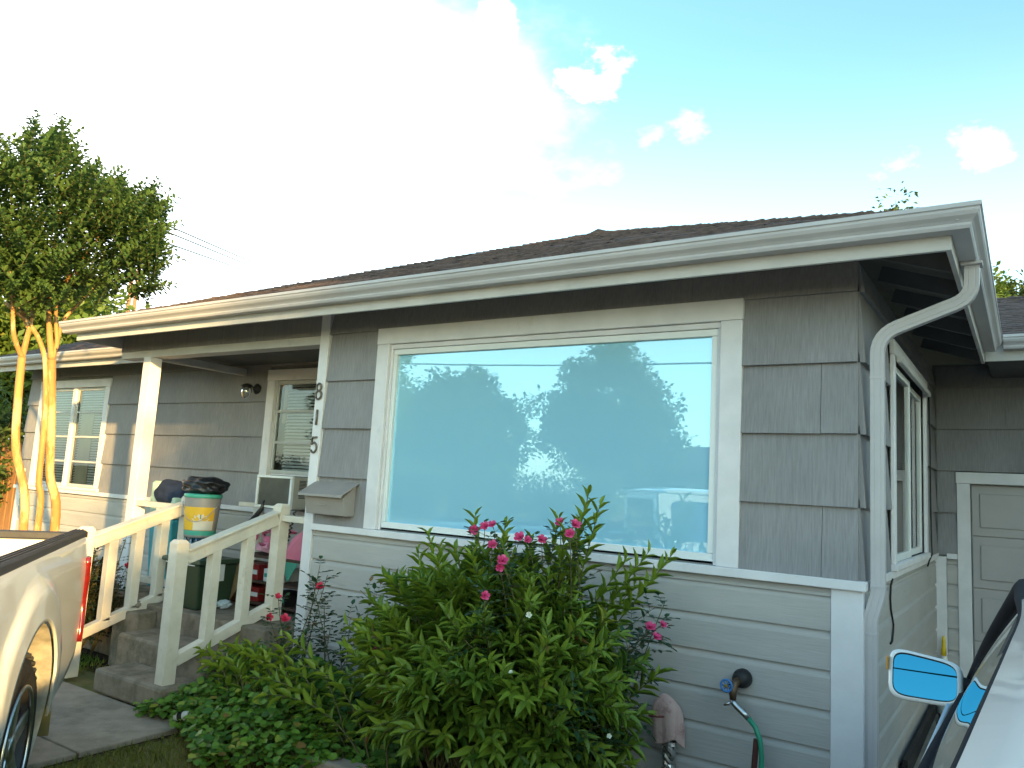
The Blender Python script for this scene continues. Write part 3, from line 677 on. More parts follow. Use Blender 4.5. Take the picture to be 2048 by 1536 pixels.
# house numerals
NUM = mat('dull_bronze', (.20, .17, .14), (.14, .12, .10), rough=.45, metal=.6, scale=12)
def numeral(pts, x, z, label, closed=False):
    b = MB()
    for line in pts:
        P = [(x+u*.078, -.0465, z+v*.115) for u, v in line]; b.tube(P, .0088, 6, flat=.9)
    o = b.build('house_numeral', NUM, None, loc=(x, -.0465, z), smooth=True); return tag(o, label, 'house number')
circ = lambda cx, cz, rx, rz_, a0=0, a1=360, n=22: [(cx+rx*math.cos(R_(a0+(a1-a0)*i/n)), cz+rz_*math.sin(R_(a0+(a1-a0)*i/n))) for i in range(n+1)]
numeral([circ(0, .26, .32, .24), circ(0, -.25, .40, .27)], -3.752, 2.203, 'bronze numeral eight, top of the three on the white corner trim')
numeral([[(.05, .5), (.05, -.5)]], -3.752, 2.006, 'bronze numeral one in the middle of the three on the white trim')
numeral([[(.34, .48), (-.28, .48), (-.32, .05)] + circ(-.02, -.18, .38, .32, 140, -150)], -3.752, 1.800, 'bronze numeral five, lowest of the three on the white corner trim')
# porch lamp
lm = empty('porch_lamp', (-5.84, WY-.03, 2.40), 'small black wall lantern with a clear shade beside the porch window', 'lamp')
MB().lathe([(.05, 0), (.055, .012), (.03, .03), (.018, .05)], (-5.84, WY-.028, 2.41), (0, -1, 0), 16).build('back_plate', BLACK, lm, smooth=True)
MB().tube([(-5.84, WY-.07, 2.41), (-5.84, WY-.12, 2.44), (-5.84, WY-.16, 2.42)], .008, 8).build('arm', BLACK, lm)
MB().lathe([(.012, .02), (.055, .0), (.062, -.012), (.03, -.014)], (-5.84, WY-.16, 2.43), (0, 0, 1), 16).build('cap', BLACK, lm, smooth=True)
MB().lathe([(.045, 0), (.052, -.05), (.044, -.10), (.02, -.125), (.004, -.13)], (-5.84, WY-.16, 2.42), (0, 0, 1), 16).build('shade', glass_mat('lamp_glass', .15, (.8, .82, .8)), lm, smooth=True)
# window air conditioner
AX0, AX1, AY0, AZ0, AZ1 = -5.05, -4.70, .60, 1.262, 1.552
ac = empty('air_conditioner', ((AX0+AX1)/2, .85, AZ0), 'beige window air conditioner sticking out over the porch', 'air conditioner')
ACM = dirt(mat('aged_beige_plastic', (.52, .49, .42), (.46, .43, .36), rough=.5, scale=5), (.30, .24, .16), .6, 4, .55, .75)
bxo('case', ACM, ac, AX0-.10, AX1+.0, AY0+.03, WY+.12, AZ0+.004, AZ1-.004, .008)
bxo('front_frame', VINYL, ac, AX0-.115, AX1+.006, AY0, AY0+.029, AZ0, AZ0+.022); bxo('front_frame', VINYL, ac, AX0-.115, AX1+.006, AY0, AY0+.029, AZ1-.022, AZ1)
bxo('front_frame', VINYL, ac, AX0-.115, AX0-.09, AY0, AY0+.029, AZ0+.023, AZ1-.023); bxo('front_frame', VINYL, ac, AX1-.022, AX1+.006, AY0, AY0+.029, AZ0+.023, AZ1-.023)
fin = MB(); 
for k in range(30): fin.box(AX0-.089, AX1-.023, AY0+.012, AY0+.02, AZ0+.026+k*.0082, AZ0+.0305+k*.0082)
fin.build('coil_fins', mat('dusty_coil', (.16, .17, .165), (.10, .11, .105), rough=.6, metal=.4, scale=14), ac)
for k in range(13):
    for u in range(3): MB().box(AX1+.0005, AX1+.002, AY0+.09+u*.085, AY0+.165+u*.085, AZ0+.10+k*.0125, AZ0+.106+k*.0125).build('louver_slot', BLACK, ac)
# tap and hose
tap = empty('garden_tap', (-.53, -.03, .68), 'black foam wrapped garden tap with a blue wheel on the siding', 'tap')
MB().lathe([(.0, .0), (.040, .001), (.046, .012), (.043, .024), (.047, .036), (.043, .050), (.038, .066), (.024, .074), (0, .075)], (-.525, -.021, .695), (-.10, -1, -.05), 20).build('insulation', BLACK, tap, smooth=True)
MB().tube([(-.535, -.08, .69), (-.545, -.125, .675), (-.546, -.135, .64), (-.546, -.135, .605)], [.021, .021, .020, .016], 10).build('spout', mat('tarnished_brass', (.18, .11, .06), (.10, .07, .05), rough=.5, metal=.7, scale=20), tap, smooth=True)
wheel = MB().tube([(-.575+.028*math.cos(t), -.150, .668+.028*math.sin(t)) for t in [i*math.pi/8 for i in range(17)]], .0055, 6, cap=False)
BLUE = mat('blue_tap_paint', (.06, .22, .55), (.05, .17, .42), rough=.45)
wh = wheel.build('hand_wheel', BLUE, tap, smooth=True)
for t in (0, 1.05, 2.1): MB().tube([(-.575-.026*math.cos(t), -.150, .668-.026*math.sin(t)), (-.575+.026*math.cos(t), -.150, .668+.026*math.sin(t))], .004, 6).build('spoke', BLUE, wh)
MB().lathe([(.009, 0), (.009, .012), (0, .013)], (-.575, -.148, .668), (0, -1, 0), 10).build('screw', mat('brass', (.6, .45, .15), rough=.35, metal=1), wh)
MB().tube([(-.575, -.148, .668), (-.552, -.115, .672)], .006, 8).build('stem', BLACK, tap)
hose = empty('garden_hose', (-.4, -.2, 0), 'green garden hose hanging from the tap', 'hose')
MB().tube([(-.548, -.135, .604), (-.540, -.137, .588), (-.520, -.14, .575), (-.49, -.145, .555), (-.465, -.148, .535)], [.014, .015, .016, .015, .014], 10).build('coupling', CHROME, hose, smooth=True)
MB().tube([(-.552, -.13, .592), (-.575, -.135, .580), (-.588, -.14, .572)], [.008, .008, .004], 8).build('valve_lever', CHROME, hose, smooth=True)
hp = [(-.468, -.148, .538), (-.43, -.155, .505), (-.405, -.16, .45), (-.395, -.165, .38), (-.395, -.17, .30), (-.40, -.18, .20), (-.42, -.20, .10), (-.48, -.25, .035), (-.60, -.33, .022), (-.75, -.36, .022)]
MB().tube(hp, .0125, 10).build('hose_line', mat('green_hose_rubber', (.02, .27, .16), (.015, .22, .13), rough=.42, scale=10), hose, smooth=True)
st = MB().beam((-.455, -.17, -.05), (-.425, -.15, .45), .022, .022).build('garden_stake', mat('red_brown_stake', (.10, .03, .025), (.07, .02, .018), rough=.8, scale=15), None, loc=(-.44, -.16, 0), bevel=.002)
tag(st, 'thin red-brown stake standing beside the green hose', 'stake')
# cap over a foil wrapped pipe
cp = empty('covered_pipe', (-.9, -.09, 0), 'foil wrapped pipe with a limp pink cloth cap over its top', 'pipe')
PINK = mat('faded_pink_cloth', (.60, .42, .38), (.52, .34, .31), rough=.95, scale=9, bump=.5, bscale=25)
dirt(PINK, (.30, .15, .14), .8, 9, .55, .68)
rows = []
r_ = random.Random(3)
for i in range(15):
    t = i/14; z = .555 - .23*t; ring = []
    w = .078*math.sin(min(1, t*2.6+.10)*math.pi/2) * (1 - .22*max(0, t-.55))
    for k in range(26):
        a = 2*math.pi*k/26; f = 1 + (.03+.20*t)*math.sin(5*a+1.5*t) + (.03+.06*t)*math.sin(9*a+4*t)
        ring.append((-.912+.03*t + w*f*math.cos(a), -.095 + .62*w*f*math.sin(a), z - .022*math.sin(2*a+.6)*t - .008*math.sin(4*a+2)*t))
    rows.append(ring)
b = MB().grid(rows, closed=True); b.f.append(tuple(range(26))[::-1])
b.build('cap', PINK, cp, smooth=True, solid=.004, subsurf=1)
MB().tube([(-.915+.082*math.cos(R_(a)), -.09+.052*math.sin(R_(a)), .452+.016*math.cos(R_(a))) for a in range(150, 400, 15)], .006, 6).build('seam', mat('dull_red_thread', (.25, .07, .06), rough=.9), cp)
rows = []
for i in range(24):
    t = i/23; ring = []
    for k in range(14):
        a = 2*math.pi*k/14; f = 1 + r_.uniform(-.16, .16); ring.append((-.885 + .036*f*math.cos(a), -.09 + .034*f*math.sin(a), .40 - .41*t))
    rows.append(ring)
MB().grid(rows, closed=True).build('foil_wrap', mat('crumpled_foil', (.62, .62, .62), (.55, .55, .55), rough=.25, metal=.9), cp)
# cable on the side wall
cab = MB().tube([(.044, .80, 1.19), (.034, .80, 1.15), (.031, .80, 1.08), (.031, .82, 1.02), (.033, .90, .93), (.031, .905, .89), (.030, .87, .84), (.026, .83, .832)], .006, 6).build('wall_cable', BLACK, None, smooth=True, loc=(.03, .8, 1.0))
tag(cab, 'short black cable hanging loose under the ledge of the side wall', 'cable')
cab = MB().tube([(.058, 2.66, 2.50), (.066, 2.655, 2.1), (.062, 2.67, 1.7), (.066, 2.66, 1.35), (.070, 2.65, 1.25), (.052, 2.63, 1.20), (.040, 2.64, 1.16)], .006, 6).build('wall_cable', BLACK, None, smooth=True, loc=(.06, 2.66, 1.8))
tag(cab, 'thin black cable running down beside the far edge of the side window', 'cable')
# ------------------------------------------------------------------ things on the porch
PF = .481
def plastic(name, c, rough=.45): return mat(name, c, tuple(v*.88 for v in c), rough=rough, scale=5)
# dark green storage tote with a white latch
tt = empty('storage_tote', (-4.92, -.06, PF), 'dark green plastic storage tote with a white latch on the porch', 'tote')
GREEN = plastic('dark_green_plastic', (.030, .055, .028))
def taper(name, m, parent, cx, cy, z0, z1, w0, d0, w1, d1, bevel=.015, rot=0.0):
    vs_ = []
    for z, w, d in ((z0, w0, d0), (z1, w1, d1)):
        for i, j in ((-1, -1), (1, -1), (1, 1), (-1, 1)):
            x, y = i*w/2, j*d/2
            vs_.append((cx + x*math.cos(rot)-y*math.sin(rot), cy + x*math.sin(rot)+y*math.cos(rot), z))
    return MB().add(vs_, [(0, 3, 2, 1), (4, 5, 6, 7), (0, 1, 5, 4), (1, 2, 6, 5), (2, 3, 7, 6), (3, 0, 4, 7)]).build(name, m, parent, bevel=bevel, seg=3)
taper('tub', GREEN, tt, -4.92, -.06, PF, .83, .40, .30, .45, .36)
taper('lid', GREEN, tt, -4.92, -.06, .831, .868, .50, .40, .49, .39, .010)
bxo('latch', plastic('white_plastic', (.72, .72, .70)), tt, -4.692, -4.680, -.13, -.01, .70, .84, .004)
bxo('lid_rim', plastic('white_plastic', (.72, .72, .70)), tt, -5.1, -4.72, -.2625, -.2605, .822, .830, .001)
# pack of bottled water on the tote
wp = empty('bottled_water_pack', (-4.92, -.05, .868), 'shrink wrapped pack of small water bottles on the green tote', 'water pack')
WB = glass_mat('clear_blue_plastic', .12, (.55, .80, .95)); BLUEL = plastic('blue_film', (.10, .38, .70))
for i in range(4):
    for j in range(3):
        bt = MB().lathe([(.026, 0), (.030, .006), (.030, .09), (.022, .12), (.012, .135), (.012, .15)], (-5.06+i*.075, -.135+j*.075, .869), n=12).build('bottle', WB, wp, smooth=True)
        MB().lathe([(.0308, .03), (.0308, .08)], (-5.06+i*.075, -.135+j*.075, .869), n=12, caps=False).build('label_band', BLUEL, bt, smooth=True)
# pail with a yellow label
pl = empty('plastic_pail', (-5.00, -.05, 1.02), 'round grey pail with a yellow and white label and teal rims', 'pail')
TEAL = plastic('teal_plastic', (.05, .34, .26)); GREYP = plastic('grey_plastic', (.24, .24, .25)); YEL = plastic('yellow_label', (.62, .40, .03)); WLAB = plastic('white_label', (.58, .56, .51))
pc = (-5.00, -.05, 1.021); prof = [(.118, 0), (.122, .01), (.142, .315), (.142, .325)]
MB().lathe(prof, pc, n=32).build('bucket', GREYP, pl, smooth=True)
rr = lambda z: .1215 + .0205*(z-.01)/.305
MB().lathe([(rr(.02)+.001, .02), (rr(.055)+.001, .055)], pc, n=32, caps=False).build('band', TEAL, pl, smooth=True)
MB().lathe([(.146, .318), (.150, .322), (.150, .345), (.143, .350), (.10, .352), (0, .352)], pc, n=32, caps=False).build('lid', TEAL, pl, smooth=True)
def wrap(name, m, z0, z1, a0, a1, off, shape=None, n=18):
    b = MB(); rows = []
    for j in range(9):
        row = []
        for i in range(n+1):
            u, v = i/n, j/8
            z = z0+(z1-z0)*v; a = R_(a0+(a1-a0)*u); r = rr(z)+off
            row.append((pc[0]+r*math.cos(a), pc[1]+r*math.sin(a), pc[2]+z))
        rows.append(row)
    return b.grid(rows).build(name, m, pl, smooth=True)
lab = wrap('paper_label', YEL, .060, .245, -120, 10, .0015)
# white burst on the label: a jagged fan
b = MB(); cxa, cz0 = -38, .150; pts = [(cxa, cz0)]
for k in range(25):
    t = 2*math.pi*k/24; r0 = .052 if k % 2 else .036
    pts.append((cxa + math.cos(t)*r0*620, cz0 + math.sin(t)*r0*1.1 - .012))
vs_ = [(pc[0]+(rr(z)+.003)*math.cos(R_(a)), pc[1]+(rr(z)+.003)*math.sin(R_(a)), pc[2]+z) for a, z in pts]
b.add(vs_, [(0, i, i+1) for i in range(1, 25)]).build('label_burst', WLAB, pl)
wrap('label_foot', WLAB, .062, .135, -62, 8, .0025)
wrap('label_mark', plastic('green_print', (.12, .20, .10)), .150, .185, -40, -36, .004)
MB().tube([(pc[0]+.152*math.cos(R_(a)), pc[1]+.152*math.sin(R_(a)), pc[2]+.285-.155*math.sin(R_((a+130)/150*180))) for a in range(-130, 21, 10)], .0035, 6).build('handle', plastic('grey_wire', (.30, .30, .31)), pl, smooth=True)
# crumpled bags: a wrinkled closed surface
def crumple(name, m, parent, c, r3, seed, amp=.25, n=26, loc=None):
    r = np.random.default_rng(seed); ph = r.uniform(0, 6.28, (10, 3)); fr = r.uniform(1.0, 4.2, (10, 3))*r.choice([-1, 1], (10, 3)); rows = []
    for i in range(n+1):
        th = math.pi*i/n; ring = []
        for k in range(2*n):
            a = math.pi*k/n; d = np.array([math.sin(th)*math.cos(a), math.sin(th)*math.sin(a), math.cos(th)])
            s = sum(abs(math.sin(float(fr[q] @ d) + ph[q, 0])) - .6 for q in range(10))/10
            s = 1 + amp*s*1.1
            e = np.sign(d)*np.abs(d)**.85*np.array(r3)*s
            ring.append((c[0]+e[0], c[1]+e[1], c[2]+e[2]))
        rows.append(ring)
    return MB().grid(rows, closed=True).build(name, m, parent, smooth=True, loc=loc)
BAG = mat('black_bag_plastic', (.010, .011, .014), (.018, .018, .022), rough=.35, scale=9, bump=.6, bscale=18)
NAVY = mat('navy_cloth', (.022, .034, .075), (.015, .024, .055), rough=.9, scale=9, bump=.5, bscale=30)
tag(crumple('black_bag', BAG, None, (-5.02, -.03, 1.435), (.19, .15, .072), 4, .75, loc=(-5.02, -.03, 1.38)), 'crumpled black plastic bag lying on the lid of the pail', 'bag')
# tall bin with navy clothes hung over it
bn = empty('laundry_bin', (-5.98, .40, PF), 'tall teal and white laundry bin behind the stair railing', 'bin')
PALE = plastic('pale_mint_plastic', (.50, .68, .58)); TURQ = plastic('turquoise_plastic', (.06, .42, .52))
taper('tub', TURQ, bn, -5.98, .40, PF, 1.10, .30, .30, .36, .36); taper('rim', PALE, bn, -5.98, .40, 1.101, 1.30, .36, .36, .40, .38)
MB().lathe([(.05, 0), (.05, .20), (.03, .22)], (-6.14, .26, 1.22), n=14).build('bottle', PALE, bn, smooth=True)
tag(crumple('folded_jeans', NAVY, None, (-5.95, .34, 1.33), (.17, .17, .125), 11, .5, loc=(-5.95, .34, 1.2)), 'navy blue clothes heaped on the laundry bin', 'clothes')
# brown pot, boxes, low shelf with pink roses
pot = empty('flower_pot', (-4.97, .40, PF), 'large round brown clay pot among the porch clutter', 'pot')
BRN = mat('brown_clay', (.16, .075, .035), (.11, .05, .025), rough=.8, scale=8)
MB().lathe([(.11, 0), (.15, .03), (.185, .16), (.17, .27), (.185, .29), (.185, .32), (.16, .32), (.15, .27), (0, .26)], (-4.97, .40, PF+.001), n=28).build('body', BRN, pot, smooth=True)
bxk = empty('food_carton', (-4.93, .38, PF+.262), 'small orange and blue carton standing in the brown pot', 'carton')
bxo('carton_body', plastic('orange_print', (.75, .26, .03)), bxk, -4.95, -4.905, .34, .42, PF+.263, PF+.45, .003)
bxo('carton_side', plastic('blue_print', (.10, .40, .68)), bxk, -4.9045, -4.88, .34, .42, PF+.263, PF+.455, .003)
bxo('red_patch', plastic('red_print', (.62, .05, .03)), bxk, -4.949, -4.906, .337, .3395, PF+.27, PF+.31, .0)
bxo('yellow_patch', plastic('yellow_print', (.85, .60, .05)), bxk, -4.945, -4.91, .337, .3395, PF+.33, PF+.40, .0)
WOODD = mat('dark_wood', (.085, .045, .028), (.055, .03, .02), rough=.6, scale=12, stretch=(4, 4, 1)); WOODL = mat('pale_wood', (.42, .31, .18), (.34, .25, .14), rough=.7, scale=10, stretch=(1, 6, 6))
sh = empty('porch_shelf', (-4.5, .45, PF), 'low dark wooden shelf against the porch wall holding red boxes', 'shelf')
for z in (.03, .20, .40): bxo('board', WOODD, sh, -4.80, -4.02, .22, .60, PF+z, PF+z+.022, .003)
for x in (-4.80, -4.045):
    for y in (.22, .575): bxo('leg', WOODD, sh, x, x+.025, y, y+.025, PF, PF+.40, .002)
REDB = plastic('red_carton', (.27, .02, .018)); WHP = plastic('white_plastic2', (.70, .70, .68))
for k, (x, z, w, h, m, lb) in enumerate(((-4.74, .053, .20, .11, REDB, 'flat red box on the lowest board of the porch shelf'), (-4.74, .223, .17, .12, REDB, 'square red box on the middle board of the porch shelf'), (-4.50, .223, .16, .10, WHP, 'white and green carton beside the red box on the shelf'), (-4.46, .053, .24, .09, BLACK, 'black shoe box on the lowest board of the porch shelf'))):
    o = MB().box(x, x+w, .225, .48, PF+z, PF+z+h).build('storage_box', m, None, bevel=.004, loc=(x+w/2, .35, PF+z)); tag(o, lb, 'box')
    o2 = MB().box(x+.01, x+w-.01, .2235, .2248, PF+z+h*.35, PF+z+h*.65).build('box_band', WHP if k < 2 else TEAL, o)
gb = MB().prism([(-4.30, PF+.40), (-4.10, PF+.40), (-4.20, PF+.25)], lambda u, v, t: (u, t, v), .215, .219).build('green_pennant', TEAL, None, loc=(-4.2, .217, PF+.4)); tag(gb, 'green cloth triangle hanging from the top board of the shelf', 'cloth')
# pink roses on the shelf
ROSEP = mat('pink_silk', (.72, .22, .32), (.62, .15, .25), rough=.7, scale=14)
def petal_bloom(seed, rad, layers=3, n=6, open_=.7):
    r = random.Random(seed); b = MB()
    for l in range(layers):
        t = (l+1)/layers; rr_ = rad*t
        for k in range(n):
            a = 2*math.pi*(k + .5*l)/n + r.uniform(-.15, .15); e = R_(80 - 70*t*open_ + r.uniform(-8, 8)); w = .62*rr_
            d = V(math.cos(a)*math.cos(e), math.sin(a)*math.cos(e), math.sin(e)); s = V(-math.sin(a), math.cos(a), 0); u = s.cross(d)*-1
            P = [V(0, 0, 0), d*rr_*.45 - s*w*.7 + u*rr_*.02, d*rr_*.5 + u*(-.10)*rr_, d*rr_*.45 + s*w*.7 + u*rr_*.02, d*rr_*.95 - s*w*.55 + u*rr_*.16, d*rr_*1.06 + u*rr_*.10, d*rr_*.95 + s*w*.55 + u*rr_*.16]
            b.add(P, [(0, 1, 2), (0, 2, 3), (1, 4, 5, 2), (2, 5, 6, 3)])
    return b
bq = empty('rose_bouquet', (-4.55, .40, PF+.42), 'bunch of pink silk roses lying on the porch shelf', 'flowers')
bm = petal_bloom(5, .055, 4, 7, .8); first = None
for k in range(13):
    p = V(-4.72 + rng.uniform(0, .42), .24 + rng.uniform(0, .22), PF+.47+rng.uniform(0, .15))
    if first is None: o = bm.build('rose', ROSEP, bq, smooth=True); first = o
    else: o = first.copy(); col.objects.link(o); o.parent = bq; o.matrix_parent_inverse = wmat(bq).inverted()
    o.location = p; o.rotation_euler = (rng.uniform(-.2, 1.2), rng.uniform(-.5, .5), rng.uniform(0, 6)); o.scale = (rng.uniform(.8, 1.2),)*3
pf = crumple('wrapping', mat('pink_tissue', (.78, .40, .46), (.70, .30, .38), rough=.8, scale=12), bq, (-4.50, .40, PF+.475), (.27, .16, .045), 8, .35)
pb = MB().add([(-4.28, .22, PF+.425), (-4.02, .22, PF+.425), (-4.00, .42, PF+.425), (-4.28, .42, PF+.425), (-4.24, .26, PF+.58), (-4.10, .25, PF+.66), (-4.04, .38, PF+.54), (-4.22, .38, PF+.62)],
              [(0, 1, 5, 4), (1, 2, 6, 5), (2, 3, 7, 6), (3, 0, 4, 7), (0, 3, 2, 1)]).build('gift_bag', mat('pink_paper', (.76, .22, .32), (.68, .16, .26), rough=.6, scale=4), None, solid=.003, loc=(-4.15, .3, PF+.42)); tag(pb, 'open pink paper bag on the end of the shelf by the house trim', 'bag')
bs = MB().beam((-4.86, .12, PF+.02), (-4.70, .20, PF+.34), .012, .10).build('wood_offcut', WOODL, None, bevel=.002, loc=(-4.8, .15, PF)); tag(bs, 'pale wooden board leaning against the porch shelf', 'board')
tr = crumple('crumpled_wrapper', mat('clear_wrapper', (.45, .55, .58), (.6, .66, .68), rough=.25, scale=14), None, (-4.70, .02, PF+.035), (.07, .05, .034), 21, .6, loc=(-4.70, .02, PF)); tag(tr, 'crumpled pale plastic wrapper on the porch floor', 'wrapper')
# wooden stand, furled umbrella, twisted rod
ws = empty('wooden_stand', (-5.30, .80, PF), 'pale wooden T-shaped stand behind the pail', 'stand')
bxo('top_bar', RAILW, ws, -5.62, -5.10, .78, .84, 1.245, 1.285); bxo('upright', RAILW, ws, -5.40, -5.30, .78, .83, PF+.02, 1.244); bxo('foot', RAILW, ws, -5.55, -5.15, .72, .90, PF, PF+.02)
MB().tube([at(478, 1062, 'y', .66), at(505, 1040, 'y', .70), at(523, 1018, 'y', .74), at(529, 1000, 'y', .78)], [.016, .026, .022, .006], 8, flat=.5)
um = MB().tube([V(-5.02, .42, PF+.25), V(-5.03, .45, PF+.42)] + [at(478, 1062, 'y', .50), at(505, 1040, 'y', .54), at(523, 1018, 'y', .58), at(529, 1000, 'y', .585)], [.006, .012, .024, .026, .020, .004], 10, flat=.6).build('furled_umbrella', BAG, None, smooth=True, loc=(-5.02, .42, PF)); tag(um, 'furled black umbrella leaning against the air conditioner', 'umbrella')
P = [at(590, 1022, 'y', .30).lerp(at(574, 1085, 'y', .30), i/40) for i in range(41)]
P = [p + V(.010*math.cos(i*1.2), .010*math.sin(i*1.2), 0) for i, p in enumerate(P)]
P = P + [P[-1]+V(.0, .0, -.08), V(P[-1].x, P[-1].y, PF+.43)]
tw = MB().tube(P, .006, 6).build('twisted_rod', DBARK, None, smooth=True, loc=tuple(P[-1])); tag(tw, 'twisted brown rod standing on the shelf by the white house trim', 'rod')
# stone on the slab and things beside the garage
stn = crumple('stone', CONC, None, (-5.28, -.375, .475), (.06, .045, .035), 31, .25, loc=(-5.28, -.375, .44)); tag(stn, 'rounded grey stone on the concrete block under the railing', 'stone')
def jug(x, y, z, h, label):
    j = empty('plastic_jug', (x, y, z), label, 'jug')
    MB().lathe([(.05, 0), (.062, .01), (.064, h*.5), (.055, h*.62), (.06, h*.7), (.05, h*.82), (.02, h*.93), (.018, h)], (x, y, z), n=16).build('body', plastic('milky_plastic', (.55, .60, .60)), j, smooth=True)
    MB().lathe([(.022, 0), (.022, .03), (0, .031)], (x, y, z+h), n=12).build('cap', plastic('blue_cap', (.1, .2, .4)), j, smooth=True)
jug(.13, 2.80, .082, .33, 'tall milky plastic jug on the drive behind the car mirror')
cg = empty('caulk_tube', (.074, 3.44, .10), 'white caulk tube with a yellow nozzle standing by the garage corner post', 'tube')
MB().lathe([(.026, 0), (.026, .30), (.022, .305)], (.074, 3.44, .098), n=14).build('cartridge', plastic('white_plastic', (.72, .72, .70)), cg, smooth=True)
MB().lathe([(.020, .306), (.018, .36), (.014, .38), (.013, .43), (.009, .46)], (.074, 3.44, .098), n=12).build('nozzle', plastic('yellow_plastic', (.82, .55, .02)), cg, smooth=True)
dbm = MB().box(.05, .075, 1.1, 3.3, .0, .16).build('skirt_board', BLACK, None, loc=(.06, 2, 0)); tag(dbm, 'long black board on edge along the foot of the side wall', 'board')
for k, (x, y, r) in enumerate(((.20, 2.2, .1), (.21, 1.75, -.15), (.17, 2.55, .3))):
    o = MB().box(-.045, .045, -.10, .10, 0, .06).build('brick', mat('old_brick', (.28, .20, .15), (.2, .15, .11), rough=.9, scale=20), None, bevel=.005); o.location = (x, y, .055+.006*k); o.rotation_euler = (.026, 0, r)
    tag(o, 'loose weathered brick on the drive beside the black board', 'brick', 'loose bricks beside the black board')
# ------------------------------------------------------------------ vehicles
def wheel_parts(parent, c, r, w, side):       # side: +1 the outer face looks to +y
    wl_ = empty('wheel', c); wl_.parent = parent; wl_.matrix_parent_inverse = wmat(parent).inverted()
    prof = [(r*.64, -w/2+.01), (r*.86, -w/2), (r*.96, -w/2+.02), (r, -w/2+.05), (r, w/2-.05), (r*.96, w/2-.02), (r*.86, w/2), (r*.64, w/2-.01), (r*.64, -w/2+.01)]
    ty = MB().lathe(prof, c, (0, 1, 0), 40, caps=False).build('tyre', TYRE, wl_, smooth=True)
    tb = MB()
    for k in range(40):
        a = 2*math.pi*k/40
        for s in (-1, 1):
            p = V(c[0]+(r+.001)*math.cos(a), c[1]+s*w*.22, c[2]+(r+.001)*math.sin(a)); q = V(c[0]+(r+.001)*math.cos(a+.05), c[1]+s*w*.44, c[2]+(r+.001)*math.sin(a+.05))
            tb.beam(p, q, .018, .012, up=(math.cos(a), 0, math.sin(a)))
    tb.build('tread', TYRE, ty)
    yo = side*(w/2-.015)
    rim = MB().lathe([(r*.66, w/2*side-.005*side), (r*.62, yo*.9), (r*.55, yo*.55), (r*.5, yo*.4), (.09, yo*.45), (.0, yo*.45)], c, (0, 1, 0), 32, caps=False).build('rim', DARKPL, wl_, smooth=True)
    for k in range(5):
        a = 2*math.pi*k/5+.3
        p = V(c[0]+.05*math.cos(a), c[1]+yo*.82, c[2]+.05*math.sin(a)); q = V(c[0]+r*.64*math.cos(a), c[1]+yo*.90, c[2]+r*.64*math.sin(a))
        MB().beam(p, q, .075, .03, up=(0, 1, 0)).build('spoke', CHROME, rim, bevel=.010)
    MB().lathe([(.062, yo*.7), (.062, yo*.98), (.03, yo*1.04), (0, yo*1.04)], c, (0, 1, 0), 18, caps=False).build('hub', CHROME, rim, smooth=True)
    MB().tube([(c[0]+r*.655*math.cos(t), c[1]+side*(w/2-.004), c[2]+r*.655*math.sin(t)) for t in [i*math.pi/20 for i in range(41)]], .011, 6, cap=False).build('rim_lip', CHROME, rim, smooth=True)
    return wl_

def side_panel(xa, xb, zlow, ztop, yfn, arches, n=64, m=16):
    rows = []
    for i in range(n+1):
        x = xa + (xb-xa)*i/n; lo = zlow(x)
        for (cx, cz, R) in arches:
            if abs(x-cx) < R: lo = max(lo, cz + math.sqrt(R*R-(x-cx)**2))
        hi = ztop(x); rows.append([(x, yfn(x, lo+(hi-lo)*j/m), lo+(hi-lo)*j/m) for j in range(m+1)])
    return rows
def flip(rows): return [[(x, -y, z) for x, y, z in r] for r in rows]

tk = empty('pickup_truck', (0, 0, 0), 'white pickup truck with a black rail cap on its bed backed up to the porch', 'pickup')
RW = .37; A1, A2 = (1.34, .38, .50), (4.02, .37, .44); CAB = .22   # the cab stands CAB farther forward than its own numbers say
def ytk(x, z):
    y = .868 - .10*max(0, z-.98)**1.3*2.2 - .16*max(0, .62-z)**1.5
    if x < .12: y -= .055*(1-x/.12)**2
    if x > 4.75: y -= .10*((x-4.75)/.27)**2
    for (cx, cz, R) in (A1, A2):
        d = math.hypot(x-cx, z-cz)
        if d < R+.19: y += .035*min(1, max(0, (R+.19-d)/.06)) * (1 - .25*max(0, (d-R)/.19))
    return y
zt_bed = lambda x: 1.145 - .012*max(0, .25-x)
zlo = lambda x: .36 + (.20*(1-x/.55)**2 if x < .55 else 0)
rows = side_panel(0.0, 1.93+CAB, zlo, zt_bed, ytk, [A1])
